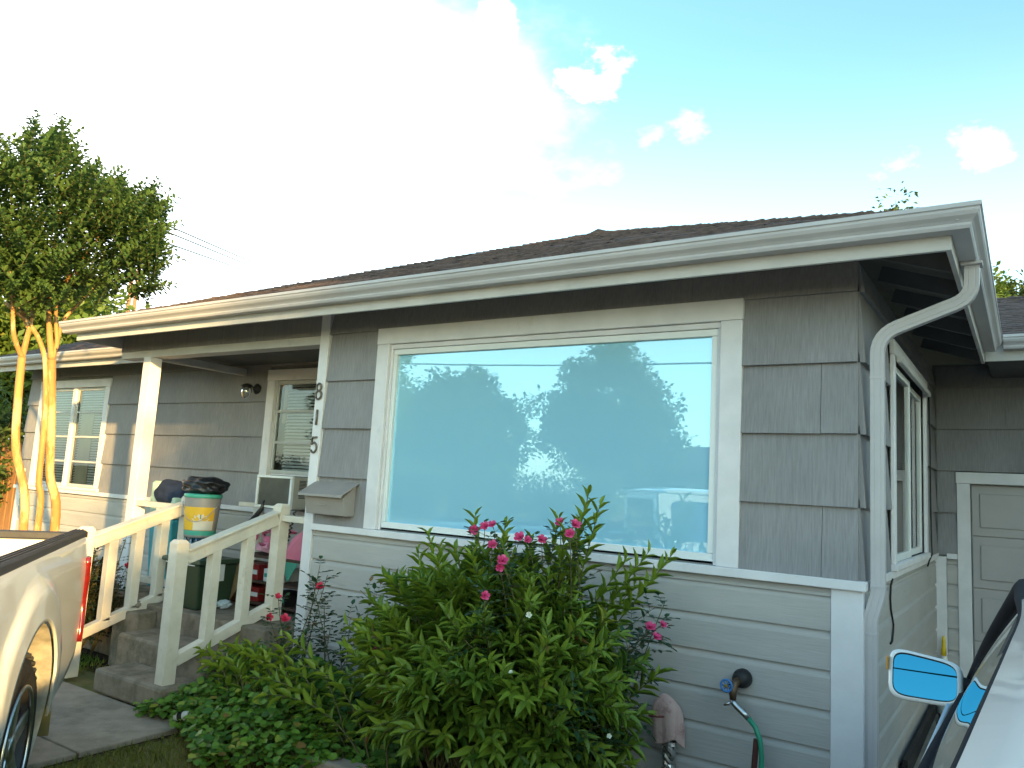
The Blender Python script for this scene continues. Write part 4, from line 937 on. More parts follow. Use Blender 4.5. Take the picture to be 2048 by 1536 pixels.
for s, rw in ((1, rows), (-1, flip(rows))):
    bs_ = MB().grid(rw).build('bed_side', PAINTW, tk, smooth=True, solid=.012*(-s))
    MB().tube([(0.0, s*.80, 1.150), (1.93, s*.80, 1.165)], .001, 4)
    prof = [(.765, 1.135), (.765, 1.172), (.775, 1.180), (.838, 1.178), (.852, 1.168), (.853, 1.135)]
    cap = MB().prism([(s*u, v) for u, v in prof], lambda u, v, t: (t, u, v + .008*(t/1.93)), .02, 1.93+CAB).build('rail_cap', DARKPL, tk, bevel=.003)
    for yy in (.79, .808, .826): MB().prism([(s*(yy-.003), 1.178), (s*(yy+.003), 1.178), (s*(yy+.003), 1.184), (s*(yy-.003), 1.184)], lambda u, v, t: (t, u, v+.008*(t/1.93)), .03, 1.92+CAB).build('cap_rib', DARKPL, cap)
    MB().grid([[(x, s*.76, .62), (x, s*.76, 1.14)] for x in (.05, 1.90+CAB)]).build('bed_inner_side', PAINTW, tk, solid=.01)
    wheel_parts(tk, (A1[0], s*.755, RW), RW, .24, s); wheel_parts(tk, (A2[0]+CAB, s*.755, RW), RW, .24, s)
    # inner arch liner
    for (cx, cz, R) in (A1, (A2[0]+CAB, A2[1], A2[2])):
        x0_ = cx if cx < 3 else cx-CAB
        rr2 = [[(cx+(R-.002)*math.cos(R_(a)), s*(ytk(x0_+R*math.cos(R_(a)), cz+R*math.sin(R_(a)))-.008 if yy else .48), cz+(R-.002)*math.sin(R_(a))) for a in range(-40, 221, 10)] for yy in (1, 0)]
        MB().grid(rr2).build('arch_liner', mat('dirty_liner', (.46, .43, .37), (.24, .22, .18), rough=.9, scale=9), tk, smooth=True, solid=.004)
    for (cx, cz, R) in (A1, (A2[0]+CAB, A2[1], A2[2])):
        bxo('inner_fender', mat('dirty_white_fender', (.50, .48, .43), (.30, .28, .23), rough=.8, scale=5), tk, cx-R-.02, cx+R+.02, s*.47, s*.50, .30, cz+R+.02, .004)
    # tail lamp: tall, waisted, wraps round the corner
    lens = []
    for j in range(13):
        t = j/12; z = .56 + .47*t; wv = .115 - .045*math.sin(t*math.pi)**2 + .030*t**2
        lens.append([(-.012 + u*(wv+.012), s*(ytk(max(0, -.012+u*(wv+.012)), z)+.006), z) for u in (0, .33, .66, 1)])
    tl = MB().grid(lens).build('tail_light', REDL, tk, smooth=True, solid=.03*s)
MB().box(.0, .05, -.80, .80, .56, 1.12).build('tailgate', PAINTW, tk, bevel=.012)
bxo('tailgate_cap', DARKPL, tk, -.005, .062, -.765, .765, 1.121, 1.165, .008)
bxo('tailgate_handle', BLACK, tk, -.012, .0, -.12, .12, .92, .99)
bxo('bed_floor', PAINTW, tk, .05, 1.92+CAB, -.76, .76, .60, .62, .003)
for k in range(9): bxo('floor_rib', PAINTW, tk, .06, 1.91+CAB, -.68+k*.17-.03, -.68+k*.17+.03, .621, .633, .005)
bxo('bed_head', PAINTW, tk, 1.88+CAB, 1.925+CAB, -.758, .758, .63, 1.14, .004)
bxo('rear_bumper', CHROME, tk, -.14, -.015, -.80, .80, .44, .58, .02)
bxo('mud_flap', mat('mud_flap_tan', (.24, .19, .07), rough=.9), tk, .40, .412, .60, .84, .14, .42, .004)
bxo('frame', BLACK, tk, .1, 4.9, -.35, .35, .36, .50)
# cab lower body, doors, fender
MB.shift = CAB
zt_front = lambda x: 1.10 if x < 3.55 else 1.10 - .09*((x-3.55)/1.47)**1.5
rows = side_panel(1.96, 5.02, lambda x: .44, zt_front, ytk, [A2], 80, 14)
for s, rw in ((1, rows), (-1, flip(rows))):
    MB().grid(rw).build('cab_side', PAINTW, tk, smooth=True, solid=.012*(-s))
    for x in (2.55, 3.52): MB().box(x-.003, x+.003, s*.866, s*.8705, .50, 1.08).build('door_gap', BLACK, tk)
    bxo('door_handle', BLACK, tk, 2.62, 2.78, s*.868, s*.895, .98, 1.02)
    gl = []
    # greenhouse side: pillars and glass
    Yb, Yt, Zb, Zt = .845, .70, 1.095, 1.60
    def gs(x, t): return (x, s*(Yb+(Yt-Yb)*t), Zb+(Zt-Zb)*t)
    def quadp(name, pts, m, off=0.0, thick=.02):
        return MB().add([(p[0], p[1]+s*off, p[2]) for p in pts], [tuple(range(len(pts)))]).build(name, m, tk, solid=thick*(-s if False else s))
    # window outline with rounded corners, cut out of the side as a frame of quads
    def win(xa, xb, slant=0):
        c = []; r = .07
        for (cx, ct, a0) in ((xa+r, .12+.13, 180), (xb-r, .12+.13, 270), (xb-r-slant, .86-.13, 0), (xa+r, .86-.13, 90)):
            for a in range(0, 91, 15): c.append((cx+r*math.cos(R_(a0+a)), ct+.13*math.sin(R_(a0+a))))
        return c
    for (xa, xb, wl2) in ((1.98, 2.66, win(2.10, 2.60)), (2.66, 3.78, win(2.74, 3.62, .42))):
        outer = []
        n = len(wl2); cx = sum(p[0] for p in wl2)/n; ct = sum(p[1] for p in wl2)/n
        for (x, t) in wl2:                      # push each rim point out to the panel border
            dx, dt = x-cx, t-ct; k = 9
            xhi = xb - (.52*max(0, 1) if False else 0)
            cand = []
            if dx > 1e-6: cand.append((xb-cx)/dx)
            if dx < -1e-6: cand.append((xa-cx)/dx)
            if dt > 1e-6: cand.append((1-ct)/dt)
            if dt < -1e-6: cand.append((0-ct)/dt)
            k = min(cand); outer.append((cx+dx*k, ct+dt*k))
        def warp(x, t): return gs(x if xb < 3 else x - max(0, (x-3.2)/.58)*.46*t, t)
        v = [warp(x, t) for x, t in wl2] + [warp(x, t) for x, t in outer]
        MB().add(v, [(i, (i+1) % n, (i+1) % n+n, i+n) for i in range(n)]).build('window_pillar', PAINTW, tk, smooth=False, solid=.02*s)
        gg = [warp(x, t) for x, t in wl2]
        MB().add([(p[0], p[1]-s*.012, p[2]) for p in gg], [tuple(range(n))]).build('side_glass', CARG, tk)
    bxo('door_mirror', PAINTW, tk, 3.46, 3.56, s*.89, s*1.06, 1.09, 1.23, .03)
rf = []
for i in range(15):
    x = 1.97 + 1.36*i/14; e = min(1, (i+.4)/2.2, (14.6-i)/2.2)
    rf.append([(x, -.705+1.41*j/16, 1.595 + .045*e*(1-(abs(j-8)/8)**4)) for j in range(17)])
MB().grid(rf).build('cab_roof', PAINTW, tk, smooth=True, solid=.02)
MB().grid([[(1.975, -.83, 1.10), (1.975, .83, 1.10)], [(1.965, -.70, 1.595), (1.965, .70, 1.595)]]).build('cab_back', PAINTW, tk)
MB().grid([[(1.958, -.62, 1.19), (1.958, .62, 1.19)], [(1.950, -.56, 1.53), (1.950, .56, 1.53)]]).build('rear_glass', CARG, tk)
MB().grid([[(3.86, -.78, 1.10), (3.92, 0, 1.10), (3.86, .78, 1.10)], [(3.30, -.66, 1.60), (3.34, 0, 1.615), (3.30, .66, 1.60)]]).build('windshield', CARG, tk, smooth=True)
for s in (-1, 1): MB().beam((3.84, s*.80, 1.09), (3.30, s*.69, 1.60), .07, .05).build('front_pillar', PAINTW, tk, bevel=.01)
hd = []
for i in range(13):
    x = 3.84 + 1.18*i/12; hd.append([(x, -.80+1.6*j/16, zt_front(x) + .035*(1-(abs(j-8)/8)**3) - (.05 if i == 12 else 0)) for j in range(17)])
MB().grid(hd).build('hood', PAINTW, tk, smooth=True, solid=.01)
bxo('cab_floor', BLACK, tk, 1.98, 4.9, -.80, .80, .46, .52); bxo('dashboard', BLACK, tk, 3.55, 3.85, -.78, .78, .85, 1.10); bxo('bench_seat', DARKPL, tk, 2.35, 2.60, -.7, .7, .8, 1.35, .05); bxo('seat_cushion', DARKPL, tk, 2.4, 3.0, -.7, .7, .6, .82, .05)
bxo('grille', BLACK, tk, 5.0, 5.03, -.5, .5, .72, .96); bxo('front_bumper', CHROME, tk, 5.0, 5.14, -.84, .84, .44, .62, .03)
for s in (-1, 1): bxo('headlight', glass_mat('lamp_lens', .3, (.9, .9, .9)) if 'lamp_lens' not in MAT else MAT['lamp_lens'], tk, 4.98, 5.035, s*.52, s*.80, .74, .94, .02)
MB.shift = None
tk.rotation_euler = (0, 0, math.atan2(-.6, .8)); tk.location = (-4.496+.02, -2.218, 0)

# ------------------------------------------------------------------ the white car beside the camera
cr = empty('parked_car', (1.24, -2.5, 0), 'white car with a side mirror full of blue sky parked on the drive', 'car')
CXc = 1.24
def cw(w, f, z): return (CXc - w, f, z)
FA, RA = (-.72, .32, .37), (-3.95, .32, .37)      # wheel arch centres along the drive
def ycar(f, z):
    w = .795 - .16*max(0, .55-z)**1.4 - .30*max(0, z-.80)**1.5
    if f > -.55: w -= .20*((f+.55)/.65)**2
    if f < -4.4: w -= .14*((-4.4-f)/.5)**2
    for (cx, cz, R) in (FA, RA):
        d = math.hypot(f-cx, z-cz)
        if d < R+.07: w += .014*min(1, (R+.07-d)/.05)
    return w
def ztcar(f):
    if f > -1.25: return 1.00 - .16*((f+1.25)/1.35)**1.6
    if f < -4.35: return 1.05 - .06*((-4.35-f)/.5)
    return 1.0 + .045*min(1, (-1.25-f)/.25)
rows = side_panel(-4.88, .10, lambda x: .22, ztcar, ycar, [FA, RA], 110, 14)
for s in (1, -1):
    rw = [[cw(s*w, f, z) for (f, w, z) in r] for r in rows]
    MB().grid(rw).build('body_side', PAINTW, cr, smooth=True, solid=.012*s)
    for f in (-1.32, -2.42, -3.42): MB().box(CXc-s*.801, CXc-s*.790, f-.003, f+.003, .35, .95).build('door_gap', BLACK, cr)
    for (cx, cz, R) in (FA, RA):
        MB().grid([[cw(s*yy, cx+(R-.003)*math.cos(R_(a)), cz+(R-.003)*math.sin(R_(a))) for a in range(0, 181, 10)] for yy in (.775, .45)]).build('arch_liner', BLACK, cr, smooth=True)
    # curves of the greenhouse
    def belt(f): return .735 if f < -1.3 else .735
    Bf = [-1.285, -1.5, -1.8, -2.2, -2.65, -3.0, -3.44, -3.9, -4.25]
    Rw = [.712, .647, .570, .566, .563, .572, .588, .635, .69]; Rz = [1.052, 1.225, 1.385, 1.402, 1.405, 1.405, 1.398, 1.31, 1.10]
    bl = [cw(s*(.718 + .022*min(1, (-1.285-f)/.9)), f, 1.052) for f in Bf]; rl = [cw(s*w, f, z) for w, f, z in zip(Rw, Bf, Rz)]
    # finer, smooth
    def smooth_line(P, k=14):
        P = [Vector(p) for p in P]; out = []
        for i in range(len(P)-1):
            p0, p1, p2, p3 = P[max(i-1, 0)], P[i], P[i+1], P[min(i+2, len(P)-1)]
            for j in range(k):
                t = j/k; out.append(.5*((2*p1)+(p2-p0)*t+(2*p0-5*p1+4*p2-p3)*t*t+(3*p1-p0-3*p2+p3)*t**3))
        return out + [P[-1]]
    bl, rl = smooth_line(bl), smooth_line(rl)
    g = [[bl[i].lerp(rl[i], t) + V(-s*.010*math.sin(math.pi*t), 0, 0) for t in [q/12 for q in range(13)]] for i in range(len(bl))]
    MB().grid(g).build('side_glass', CARG, cr, smooth=True)
    MB().tube(bl, [.006] + [.016]*(len(bl)-1), 8).build('belt_seal', SEAL, cr, smooth=True)
    MB().tube([q + V(-s*.001, 0, .013)*min(1, max(0, (-1.5-q.y)/.3)) for q in rl], [.021 if q.y > -1.9 else max(.0085, .021-.02*(-1.9-q.y)) for q in rl], 10).build('window_seal', SEAL, cr, smooth=True)
    MB().beam(cw(s*.712, -2.45, 1.05), cw(s*.565, -2.50, 1.40), .05, .02, up=(1, 0, 0)).build('door_pillar', BLACK, cr)
    if s == 1: railL = rl
    else: railR = rl
    wheel_parts(cr, cw(s*.70, FA[0], .31), .31, .20, 1) if False else None
ns = len(railL)
rfr = []
for i in range(ns):
    a, c = railL[i], railR[i]; row = []
    fpos = a.y
    for j in range(21):
        t = j/20; p = a.lerp(c, t); e = 1-(abs(t-.5)*2)**3
        inb = .03*min(t, 1-t)*0
        row.append(p + V(0, 0, .012 + .055*e))
    rfr.append(row)
i0 = next(i for i in range(ns) if railL[i].z > 1.33); i1 = max(i for i in range(ns) if railL[i].z > 1.33)
MB().grid(rfr[i0:i1+1]).build('roof', PAINTW, cr, smooth=True, solid=.012)
MB().grid([[p - V(0, 0, .02) + V(0, .22*(1-(abs(j-10)/10)**2), 0) for j, p in enumerate(r)] for r in rfr[:i0+1]]).build('windshield', CARG, cr, smooth=True)
MB().grid([[p - V(0, 0, .02) for p in r] for r in rfr[i1:]]).build('rear_glass', CARG, cr, smooth=True)
hd = []
for i in range(15):
    f = -1.34 + 1.44*i/14; w = ycar(f, ztcar(f))-.002
    hd.append([cw(-w+2*w*j/18, f, ztcar(f)+.05*(1-(abs(j-9)/9)**2.6) - (.03 if i == 14 else 0)) for j in range(19)])
MB().grid(hd).build('hood', PAINTW, cr, smooth=True)
hd = []
for i in range(7):
    f = -4.20 - .68*i/6; w = ycar(f, ztcar(f))-.002
    hd.append([cw(-w+2*w*j/18, f, ztcar(f)+.035*(1-(abs(j-9)/9)**2.6)) for j in range(19)])
MB().grid(hd).build('boot_lid', PAINTW, cr, smooth=True)
bxo('front_bumper', PAINTW, cr, CXc-.60, CXc+.60, .02, .14, .25, .70, .04); bxo('rear_bumper', PAINTW, cr, CXc-.66, CXc+.66, -4.95, -4.84, .28, .95, .04)
bxo('cabin_floor', BLACK, cr, CXc-.70, CXc+.70, -4.4, -.4, .22, .30); bxo('dashboard', BLACK, cr, CXc-.68, CXc+.68, -1.75, -1.30, .70, 1.02, .04)
for sx in (-.36, .36): bxo('seat', DARKPL, cr, CXc+sx-.24, CXc+sx+.24, -2.75, -2.58, .5, 1.20, .05)
bxo('back_seat', DARKPL, cr, CXc-.62, CXc+.62, -3.95, -3.75, .5, 1.12, .05); bxo('grille', BLACK, cr, CXc-.4, CXc+.4, .135, .15, .5, .66)
for sx in (-1, 1):
    bxo('headlight', MAT['lamp_lens'], cr, CXc+sx*.42, CXc+sx*.62, -.04, .10, .62, .76, .02); bxo('tail_light', REDL, cr, CXc+sx*.48, CXc+sx*.66, -4.97, -4.88, .72, .90, .01)
# wheels of the car turn about x: build along y and turn the empty
for sx in (-1, 1):
    for f in (FA[0], RA[0]):
        w_ = wheel_parts(cr, (0, 0, 0), .315, .20, 1)
        w_.parent = cr; w_.matrix_parent_inverse = wmat(cr).inverted(); w_.location = (CXc+sx*.70, f, .315); w_.rotation_euler = (0, 0, -math.pi/2*sx)
# side mirrors
def door_mirror(s):
    mc = V(CXc - s*(CXc-.418), -1.40, 1.084); nrm = V(-s*.05, -math.cos(R_(15.5)), math.sin(R_(15.5))).normalized()
    rt = V(1, 0, 0); rt = (rt - nrm*rt.dot(nrm)).normalized(); up = nrm.cross(rt)*-1
    if up.z < 0: up = -up
    def outline(w, h, n=40, sk=.10):
        out = []
        for k in range(n):
            t = 2*math.pi*k/n; c, q = math.cos(t), math.sin(t); e = .42
            x = w*abs(c)**e*(1 if c > 0 else -1); y = h*abs(q)**e*(1 if q > 0 else -1)
            y *= 1 - .10*(x/w)*s; y -= .05*x*s; out.append((x, y))
        return out
    dm = empty('door_mirror', tuple(mc)); dm.parent = cr; dm.matrix_parent_inverse = wmat(cr).inverted()
    rows = []
    for (sc_, d) in ((.90, .012), (1.0, .012), (1.04, .0), (1.03, -.025), (.92, -.06), (.70, -.09), (.35, -.108), (.02, -.112)):
        rows.append([mc + rt*(x*sc_) + up*(y*sc_) + nrm*d for x, y in outline(.095, .066)])
    MB().grid(rows, closed=True).build('housing', PAINTW, dm, smooth=True)
    MB().add([mc + rt*x + up*y + nrm*.006 for x, y in outline(.085, .056)], [tuple(range(40))]).build('mirror_glass', MIRROR, dm)
    MB().tube([mc + rt*x + up*y + nrm*.008 for x, y in outline(.086, .057)] + [mc + rt*outline(.086, .057)[0][0] + up*outline(.086, .057)[0][1] + nrm*.008], .0018, 6).build('glass_rim', BLACK, dm)
    a = mc + V(s*.085, .03, -.01); MB().beam(a, V(CXc-s*.742, -1.33, 1.06), .07, .055).build('mount', BLACK, dm, bevel=.012)
    bxo('turn_repeater', mat('amber_lens', (.55, .28, .06), rough=.2), dm, mc.x-s*.100-.003, mc.x-s*.100+.004, mc.y-.012, mc.y+.012, mc.z+.01, mc.z+.05, .003)
    bxo('sail_cover', BLACK, dm, CXc-s*.742-.008, CXc-s*.742+.008, -1.40, -1.28, 1.035, 1.10, .004)
door_mirror(1); door_mirror(-1)
# ------------------------------------------------------------------ plants
OLE = leaf_mat('shrub_leaf', (.055, .13, .018), (.25, .34, .035), (.40, .40, .055), rough=.40, trans=.28)
ROSEL = leaf_mat('rose_leaf', (.018, .055, .022), (.040, .095, .035), (.11, .06, .03), rough=.38, trans=.2)
VINE = leaf_mat('ground_vine_leaf', (.045, .13, .018), (.16, .29, .032), (.34, .36, .05), rough=.45, trans=.25)
MYRT = leaf_mat('myrtle_leaf', (.045, .10, .03), (.11, .185, .05), (.16, .22, .06), rough=.5, trans=.34)
TREE = leaf_mat('tree_leaf', (.035, .065, .018), (.085, .13, .03), (.12, .16, .04), rough=.55, trans=.25)
TREEB = leaf_mat('bright_tree_leaf', (.07, .12, .02), (.15, .22, .04), (.22, .27, .06), rough=.55, trans=.35)
HEDGE = leaf_mat('hedge_leaf', (.018, .030, .015), (.035, .075, .035), None, rough=.5, trans=.2)
PINKF = mat('pink_petal', (.52, .02, .13), (.66, .09, .24), rough=.6, scale=30); REDF = mat('red_petal', (.55, .015, .05), (.66, .04, .10), rough=.6, scale=30)

def bez(a, b, c, n): return [a*(1-t)**2 + b*2*t*(1-t) + c*t*t for t in [i/(n-1) for i in range(n)]]
class Plant:
    def __init__(s, seed): s.r = random.Random(seed); s.P = []; s.D = []; s.U = []; s.L = []; s.W = []; s.st = MB(); s.c = []
    def leaf(s, p, d, u, l, w, c=None): s.P.append(tuple(p)); s.D.append(tuple(d)); s.U.append(tuple(u)); s.L.append(l); s.W.append(w); s.c.append(s.r.random() if c is None else c)
    def stem(s, pts, r0, r1, n=5): s.st.tube(pts, [r0+(r1-r0)*i/(len(pts)-1) for i in range(len(pts))], n)
    def lance_stem(s, base, tip, bow, start=.35, gap=.026, ll=.122, lw=.034, up=.5, tone=None):
        mid = base.lerp(tip, .5) + bow; pts = bez(base, mid, tip, 12); s.stem(pts, .006, .002, 4)
        Ltot = sum((pts[i+1]-pts[i]).length for i in range(11)); t = start; ph = s.r.uniform(0, 6)
        tn = s.r.random() if tone is None else tone
        while t < 1.0:
            k = min(10, int(t*11)); f = t*11-k; p = pts[k].lerp(pts[k+1], f); ax = (pts[k+1]-pts[k]).normalized()
            a = ax.orthogonal().normalized(); b_ = ax.cross(a); o = a*math.cos(ph)+b_*math.sin(ph)
            d = (o*(1-.35*t) + ax*(up+.5*t) + V(0, 0, -.10)).normalized()
            sc_ = s.r.uniform(.75, 1.15)*(1-.35*max(0, t-.8)/.2)
            s.leaf(p, d, ax + V(0, 0, .6), ll*sc_, lw*sc_*s.r.uniform(.85, 1.1), min(1, max(0, .55*tn+.45*s.r.random() + .12*(t-.6))))
            ph += 2.4 + s.r.uniform(-.3, .3); t += gap/Ltot*s.r.uniform(.8, 1.2)
    def rose_cane(s, base, tip, bow, start=.25, gap=.05, ll=.038):
        mid = base.lerp(tip, .5)+bow; pts = bez(base, mid, tip, 12); s.stem(pts, .005, .002, 5)
        Ltot = sum((pts[i+1]-pts[i]).length for i in range(11)); t = start; ph = s.r.uniform(0, 6)
        while t < 1.0:
            k = min(10, int(t*11)); p = pts[k].lerp(pts[k+1], t*11-k); ax = (pts[k+1]-pts[k]).normalized()
            a = ax.orthogonal().normalized(); b_ = ax.cross(a); o = a*math.cos(ph)+b_*math.sin(ph)
            d = (o + ax*.5 + V(0, 0, -.1)).normalized(); q = p + d*.085; s.st.tube([p, q], .0012, 3)
            sd = d.cross(V(0, 0, 1)); sd = sd.normalized() if sd.length > .1 else V(1, 0, 0)
            for (u, v) in ((.35, 1), (.35, -1), (.7, 1), (.7, -1)):
                s.leaf(p + d*.085*u, d*.45 + sd*v, V(0, 0, 1), ll*s.r.uniform(.75, 1.1), ll*.66)
            s.leaf(q, d, V(0, 0, 1), ll*1.15, ll*.75)
            ph += 2.4; t += gap/Ltot*s.r.uniform(.7, 1.3)
        return pts[-1]
    def done(s, root, m, kind, stem_mat=STEM, fname='foliage'):
        if s.st.v: s.st.build('stems', stem_mat, root, smooth=True)
        return leaves(fname, s.P, s.D, s.U, s.L, s.W, m, root, kind, rnd=np.array(s.c))
def blooms(root, name, m, spots, rad, seed, toward=None):
    proto = petal_bloom(seed, rad, 3, 5, .85).build(name, m, root, smooth=True); first = True; rr2 = random.Random(seed)
    for p in spots:
        o = proto if first else proto.copy()
        if not first: col.objects.link(o); o.parent = root; o.matrix_parent_inverse = wmat(root).inverted()
        first = False
        d = (CAM - Vector(p)).normalized() + V(rr2.uniform(-.6, .6), rr2.uniform(-.6, .6), rr2.uniform(.0, .9))
        o.location = p; o.rotation_euler = d.to_track_quat('Z', 'Y').to_euler(); s = rr2.uniform(.75, 1.15); o.scale = (s, s, s)

# the big shrub under the picture window
sb = empty('flowering_shrub', (-1.72, -.68, 0), 'big bushy green shrub with long narrow leaves under the picture window', 'shrub')
p = Plant(11); r = p.r
C, RX, RY, RZ = V(-1.62, -.72, .60), .86, .50, .66
for k in range(380):
    a = r.uniform(0, 2*math.pi); e = math.asin(r.uniform(-.55, 1)); q = r.uniform(.72, 1.03)
    tip = C + V(RX*math.cos(a)*math.cos(e)*q, RY*math.sin(a)*math.cos(e)*q, RZ*math.sin(e)*q)
    if tip.z < .10: tip.z = .10 + r.uniform(0, .1)
    if tip.y > -.07: tip.y = -.07
    base = V(-1.62 + r.uniform(-.30, .30), -.62 + r.uniform(-.15, .15), 0)
    p.lance_stem(base, tip, V((tip.x-base.x)*.1, (tip.y-base.y)*.1, .22+r.uniform(-.05, .15)), .42, .024)
for (px, py, y) in ((1178, 985, -.62), (1200, 1010, -.60), (1345, 1108, -.42), (1300, 1100, -.45), (855, 1062, -.48), (880, 1090, -.5), (950, 1030, -.62), (1062, 1080, -.6), (1120, 1030, -.62), (1250, 1120, -.5), (1130, 1060, -.7), (1010, 1075, -.7),
                    (835, 1100, -.55), (800, 1150, -.6), (740, 1195, -.62), (1270, 1170, -.45), (1325, 1340, -.42), (1290, 1430, -.45), (1010, 1045, -.55), (1160, 1050, -.55)):
    tip = at(px, py, 'y', y); base = V(-1.62+r.uniform(-.25, .25), -.6, .0)
    p.lance_stem(base, tip, V((tip.x-base.x)*.12, 0, .10), .5, .024, tone=.75)
# low arching branches towards the steps
for (px, py, y, bx) in ((500, 1355, -1.0, -2.3), (560, 1270, -.8, -2.35), (515, 1390, -1.05, -2.2), (600, 1330, -.95, -2.2), (690, 1245, -.75, -2.1), (470, 1300, -.75, -2.4), (440, 1290, -.7, -2.6), (540, 1310, -.8, -2.5), (430, 1310, -.8, -3.3), (460, 1290, -.7, -3.3), (410, 1330, -.85, -3.4), (490, 1285, -.65, -3.2), (520, 1300, -.7, -3.1), (450, 1330, -.85, -3.3), (400, 1300, -.75, -3.5), (560, 1300, -.8, -3.0)):
    tip = at(px, py, 'y', y); base = V(bx, -.85, .0)
    p.lance_stem(base, tip, V(.15, 0, .28), .25, .03, ll=.105, lw=.034, tone=.9)
p.done(sb, OLE, 'lance')
# white star flowers and pink blooms belong to the roses growing through it
rb = empty('pink_rose_bush', (-1.5, -.6, 0), 'pink flowering rose bush growing up through the big shrub', 'rose bush')
p = Plant(21); r = p.r
spots = []
for (px, py, y) in ((970, 1053, -.72), (948, 1060, -.70), (985, 1050, -.73), (1055, 1080, -.72), (1083, 1080, -.74), (1140, 1068, -.80), (1120, 1045, -.66), (1150, 1050, -.70), (1005, 1122, -.98), (1000, 1135, -.98), (970, 1192, -1.14), (755, 1302, -.95), (1300, 1255, -.50), (1325, 1250, -.46), (1312, 1275, -.52), (985, 1090, -.8), (1040, 1075, -.7)):
    q = at(px, py, 'y', y); spots.append(q); p.rose_cane(V(-1.5+r.uniform(-.4, .5), -.62, 0), q, V(0, 0, .15), .3)
for (px, py, y) in ((1330, 1205, -.40), (1310, 1215, -.42), (1295, 1330, -.45), (1280, 1440, -.50), (1230, 1380, -.75), (1260, 1290, -.62), (1150, 1400, -1.05), (870, 1350, -1.0), (930, 1280, -1.1), (1240, 1500, -.7), (720, 1180, -.6), (745, 1190, -.55), (690, 1230, -.5), (1200, 1450, -.9)):
    p.rose_cane(V(-1.4+r.uniform(-.4, .4), -.55, 0), at(px, py, 'y', y), V(0, 0, .15), .3, .038)
p.done(rb, ROSEL, 'oval')
blooms(rb, 'bloom', PINKF, spots, .027, 3)
WST = mat('white_petal', (.75, .75, .62), (.70, .70, .55), rough=.6)
blooms(rb, 'star_flower', WST, [at(px, py, 'y', y) for px, py, y in ((1058, 1230, -1.16), (1022, 1345, -1.2), (1218, 1472, -.95))], .013, 9)
# red roses by the white trim
r2 = empty('red_rose_bush', (-3.3, -.45, 0), 'thin red rose bush with tall canes in front of the white end trim', 'rose bush')
p = Plant(31); r = p.r; spots = []
for (px, py, y) in ((570, 1238, -.62), (538, 1234, -.62), (556, 1193, -.58), (640, 1173, -.42)):
    q = at(px, py, 'y', y); spots.append(q); p.rose_cane(V(-3.35+r.uniform(-.15, .2), -.45, 0), q, V(0, 0, .05), .3)
for (px, py, y) in ((640, 1130, -.4), (655, 1150, -.4), (625, 1165, -.42), (648, 1200, -.42), (660, 1260, -.45), (600, 1255, -.55), (620, 1300, -.5), (700, 1240, -.4), (680, 1290, -.45), (585, 1290, -.6), (720, 1290, -.5), (560, 1270, -.62), (760, 1340, -.6), (650, 1340, -.6)):
    p.rose_cane(V(-3.2+r.uniform(-.2, .4), -.42, 0), at(px, py, 'y', y), V(0, 0, .05), .3, .045, .042)
p.done(r2, ROSEL, 'oval'); blooms(r2, 'bloom', REDF, spots, .030, 5)
# red rose beside the porch post and the dark bush between the truck and the railing
r3 = empty('porch_rose_bush', (-5.75, -.45, 0), 'thin rose bush with one red bloom beside the porch post', 'rose bush')
p = Plant(41); r = p.r; q = at(254, 1132, 'y', -.30); spots = [q, at(8, 998, 'y', .6)]
for (px, py, y) in ((254, 1132, -.3), (252, 1080, -.3), (262, 1045, -.2), (240, 1170, -.32), (250, 1150, -.3), (270, 1160, -.25), (258, 1175, -.3)):
    p.rose_cane(V(-5.75, -.42, 0), at(px, py, 'y', y), V(0, 0, .05), .4, .05, .03)
p.done(r3, ROSEL, 'oval'); blooms(r3, 'bloom', REDF, spots[:1], .034, 6)
db = empty('dark_bush', (-5.85, -.55, 0), 'dense dark green bush between the pickup and the stair railing', 'bush')
p = Plant(51); r = p.r
for k in range(190):
    a = r.uniform(0, 6.283); e = math.asin(r.uniform(-.3, 1)); c = V(-5.83, -.55, .42)
    p.rose_cane(V(-5.83+r.uniform(-.1, .1), -.55, 0), c + V(.36*math.cos(a)*math.cos(e), .26*math.sin(a)*math.cos(e), .46*math.sin(e)), V(0, 0, .1), .35, .05, .036)
p.done(db, HEDGE, 'oval')
# low vine between the walk and the shrub
vn = empty('ground_vine', (-3.1, -.8, 0), 'low mass of bright green heart-leaved vine beside the bottom of the steps', 'vine')
p = Plant(61); r = p.r
def vine_h(x, y):
    return max(.03, .30*math.exp(-((x+3.75)/.25)**2-((y+.50)/.35)**2) + .34*math.exp(-((x+3.0)/.55)**2-((y+.55)/.40)**2) + .10*math.exp(-((x+2.9)/.8)**2-((y+.95)/.3)**2) + .05)
n = 0
while n < 6000:
    x, y = r.uniform(-4.12, -2.15), r.uniform(-1.42, -.10)
    edge = (x+3.62)*.9 + .35*math.sin(y*7) - .05
    if y < -1.0 - .28*math.exp(-((x+3.0)/.5)**2) + .05*math.sin(x*13): continue
    if x < -3.45 + .08*math.sin(y*9) and y < -1.0 - .14*math.exp(-((x+3.75)/.3)**2): continue
    if x < -3.93 + .04*math.sin(y*15) and y > -.95: continue
    h = vine_h(x, y)*r.uniform(.35, 1.12); a = r.uniform(0, 6.283); tilt = r.uniform(-.2, .5)
    p.leaf((x, y, h), (math.cos(a), math.sin(a), -tilt), (r.uniform(-.4, .4)+.2, r.uniform(-.4, .4)-.3, 1), r.uniform(.035, .062), r.uniform(.034, .058))
    if n % 6 == 0: p.st.tube([(x+.03, y+.03, 0), (x, y, h)], .002, 3)
    n += 1
p.done(vn, VINE, 'oval')
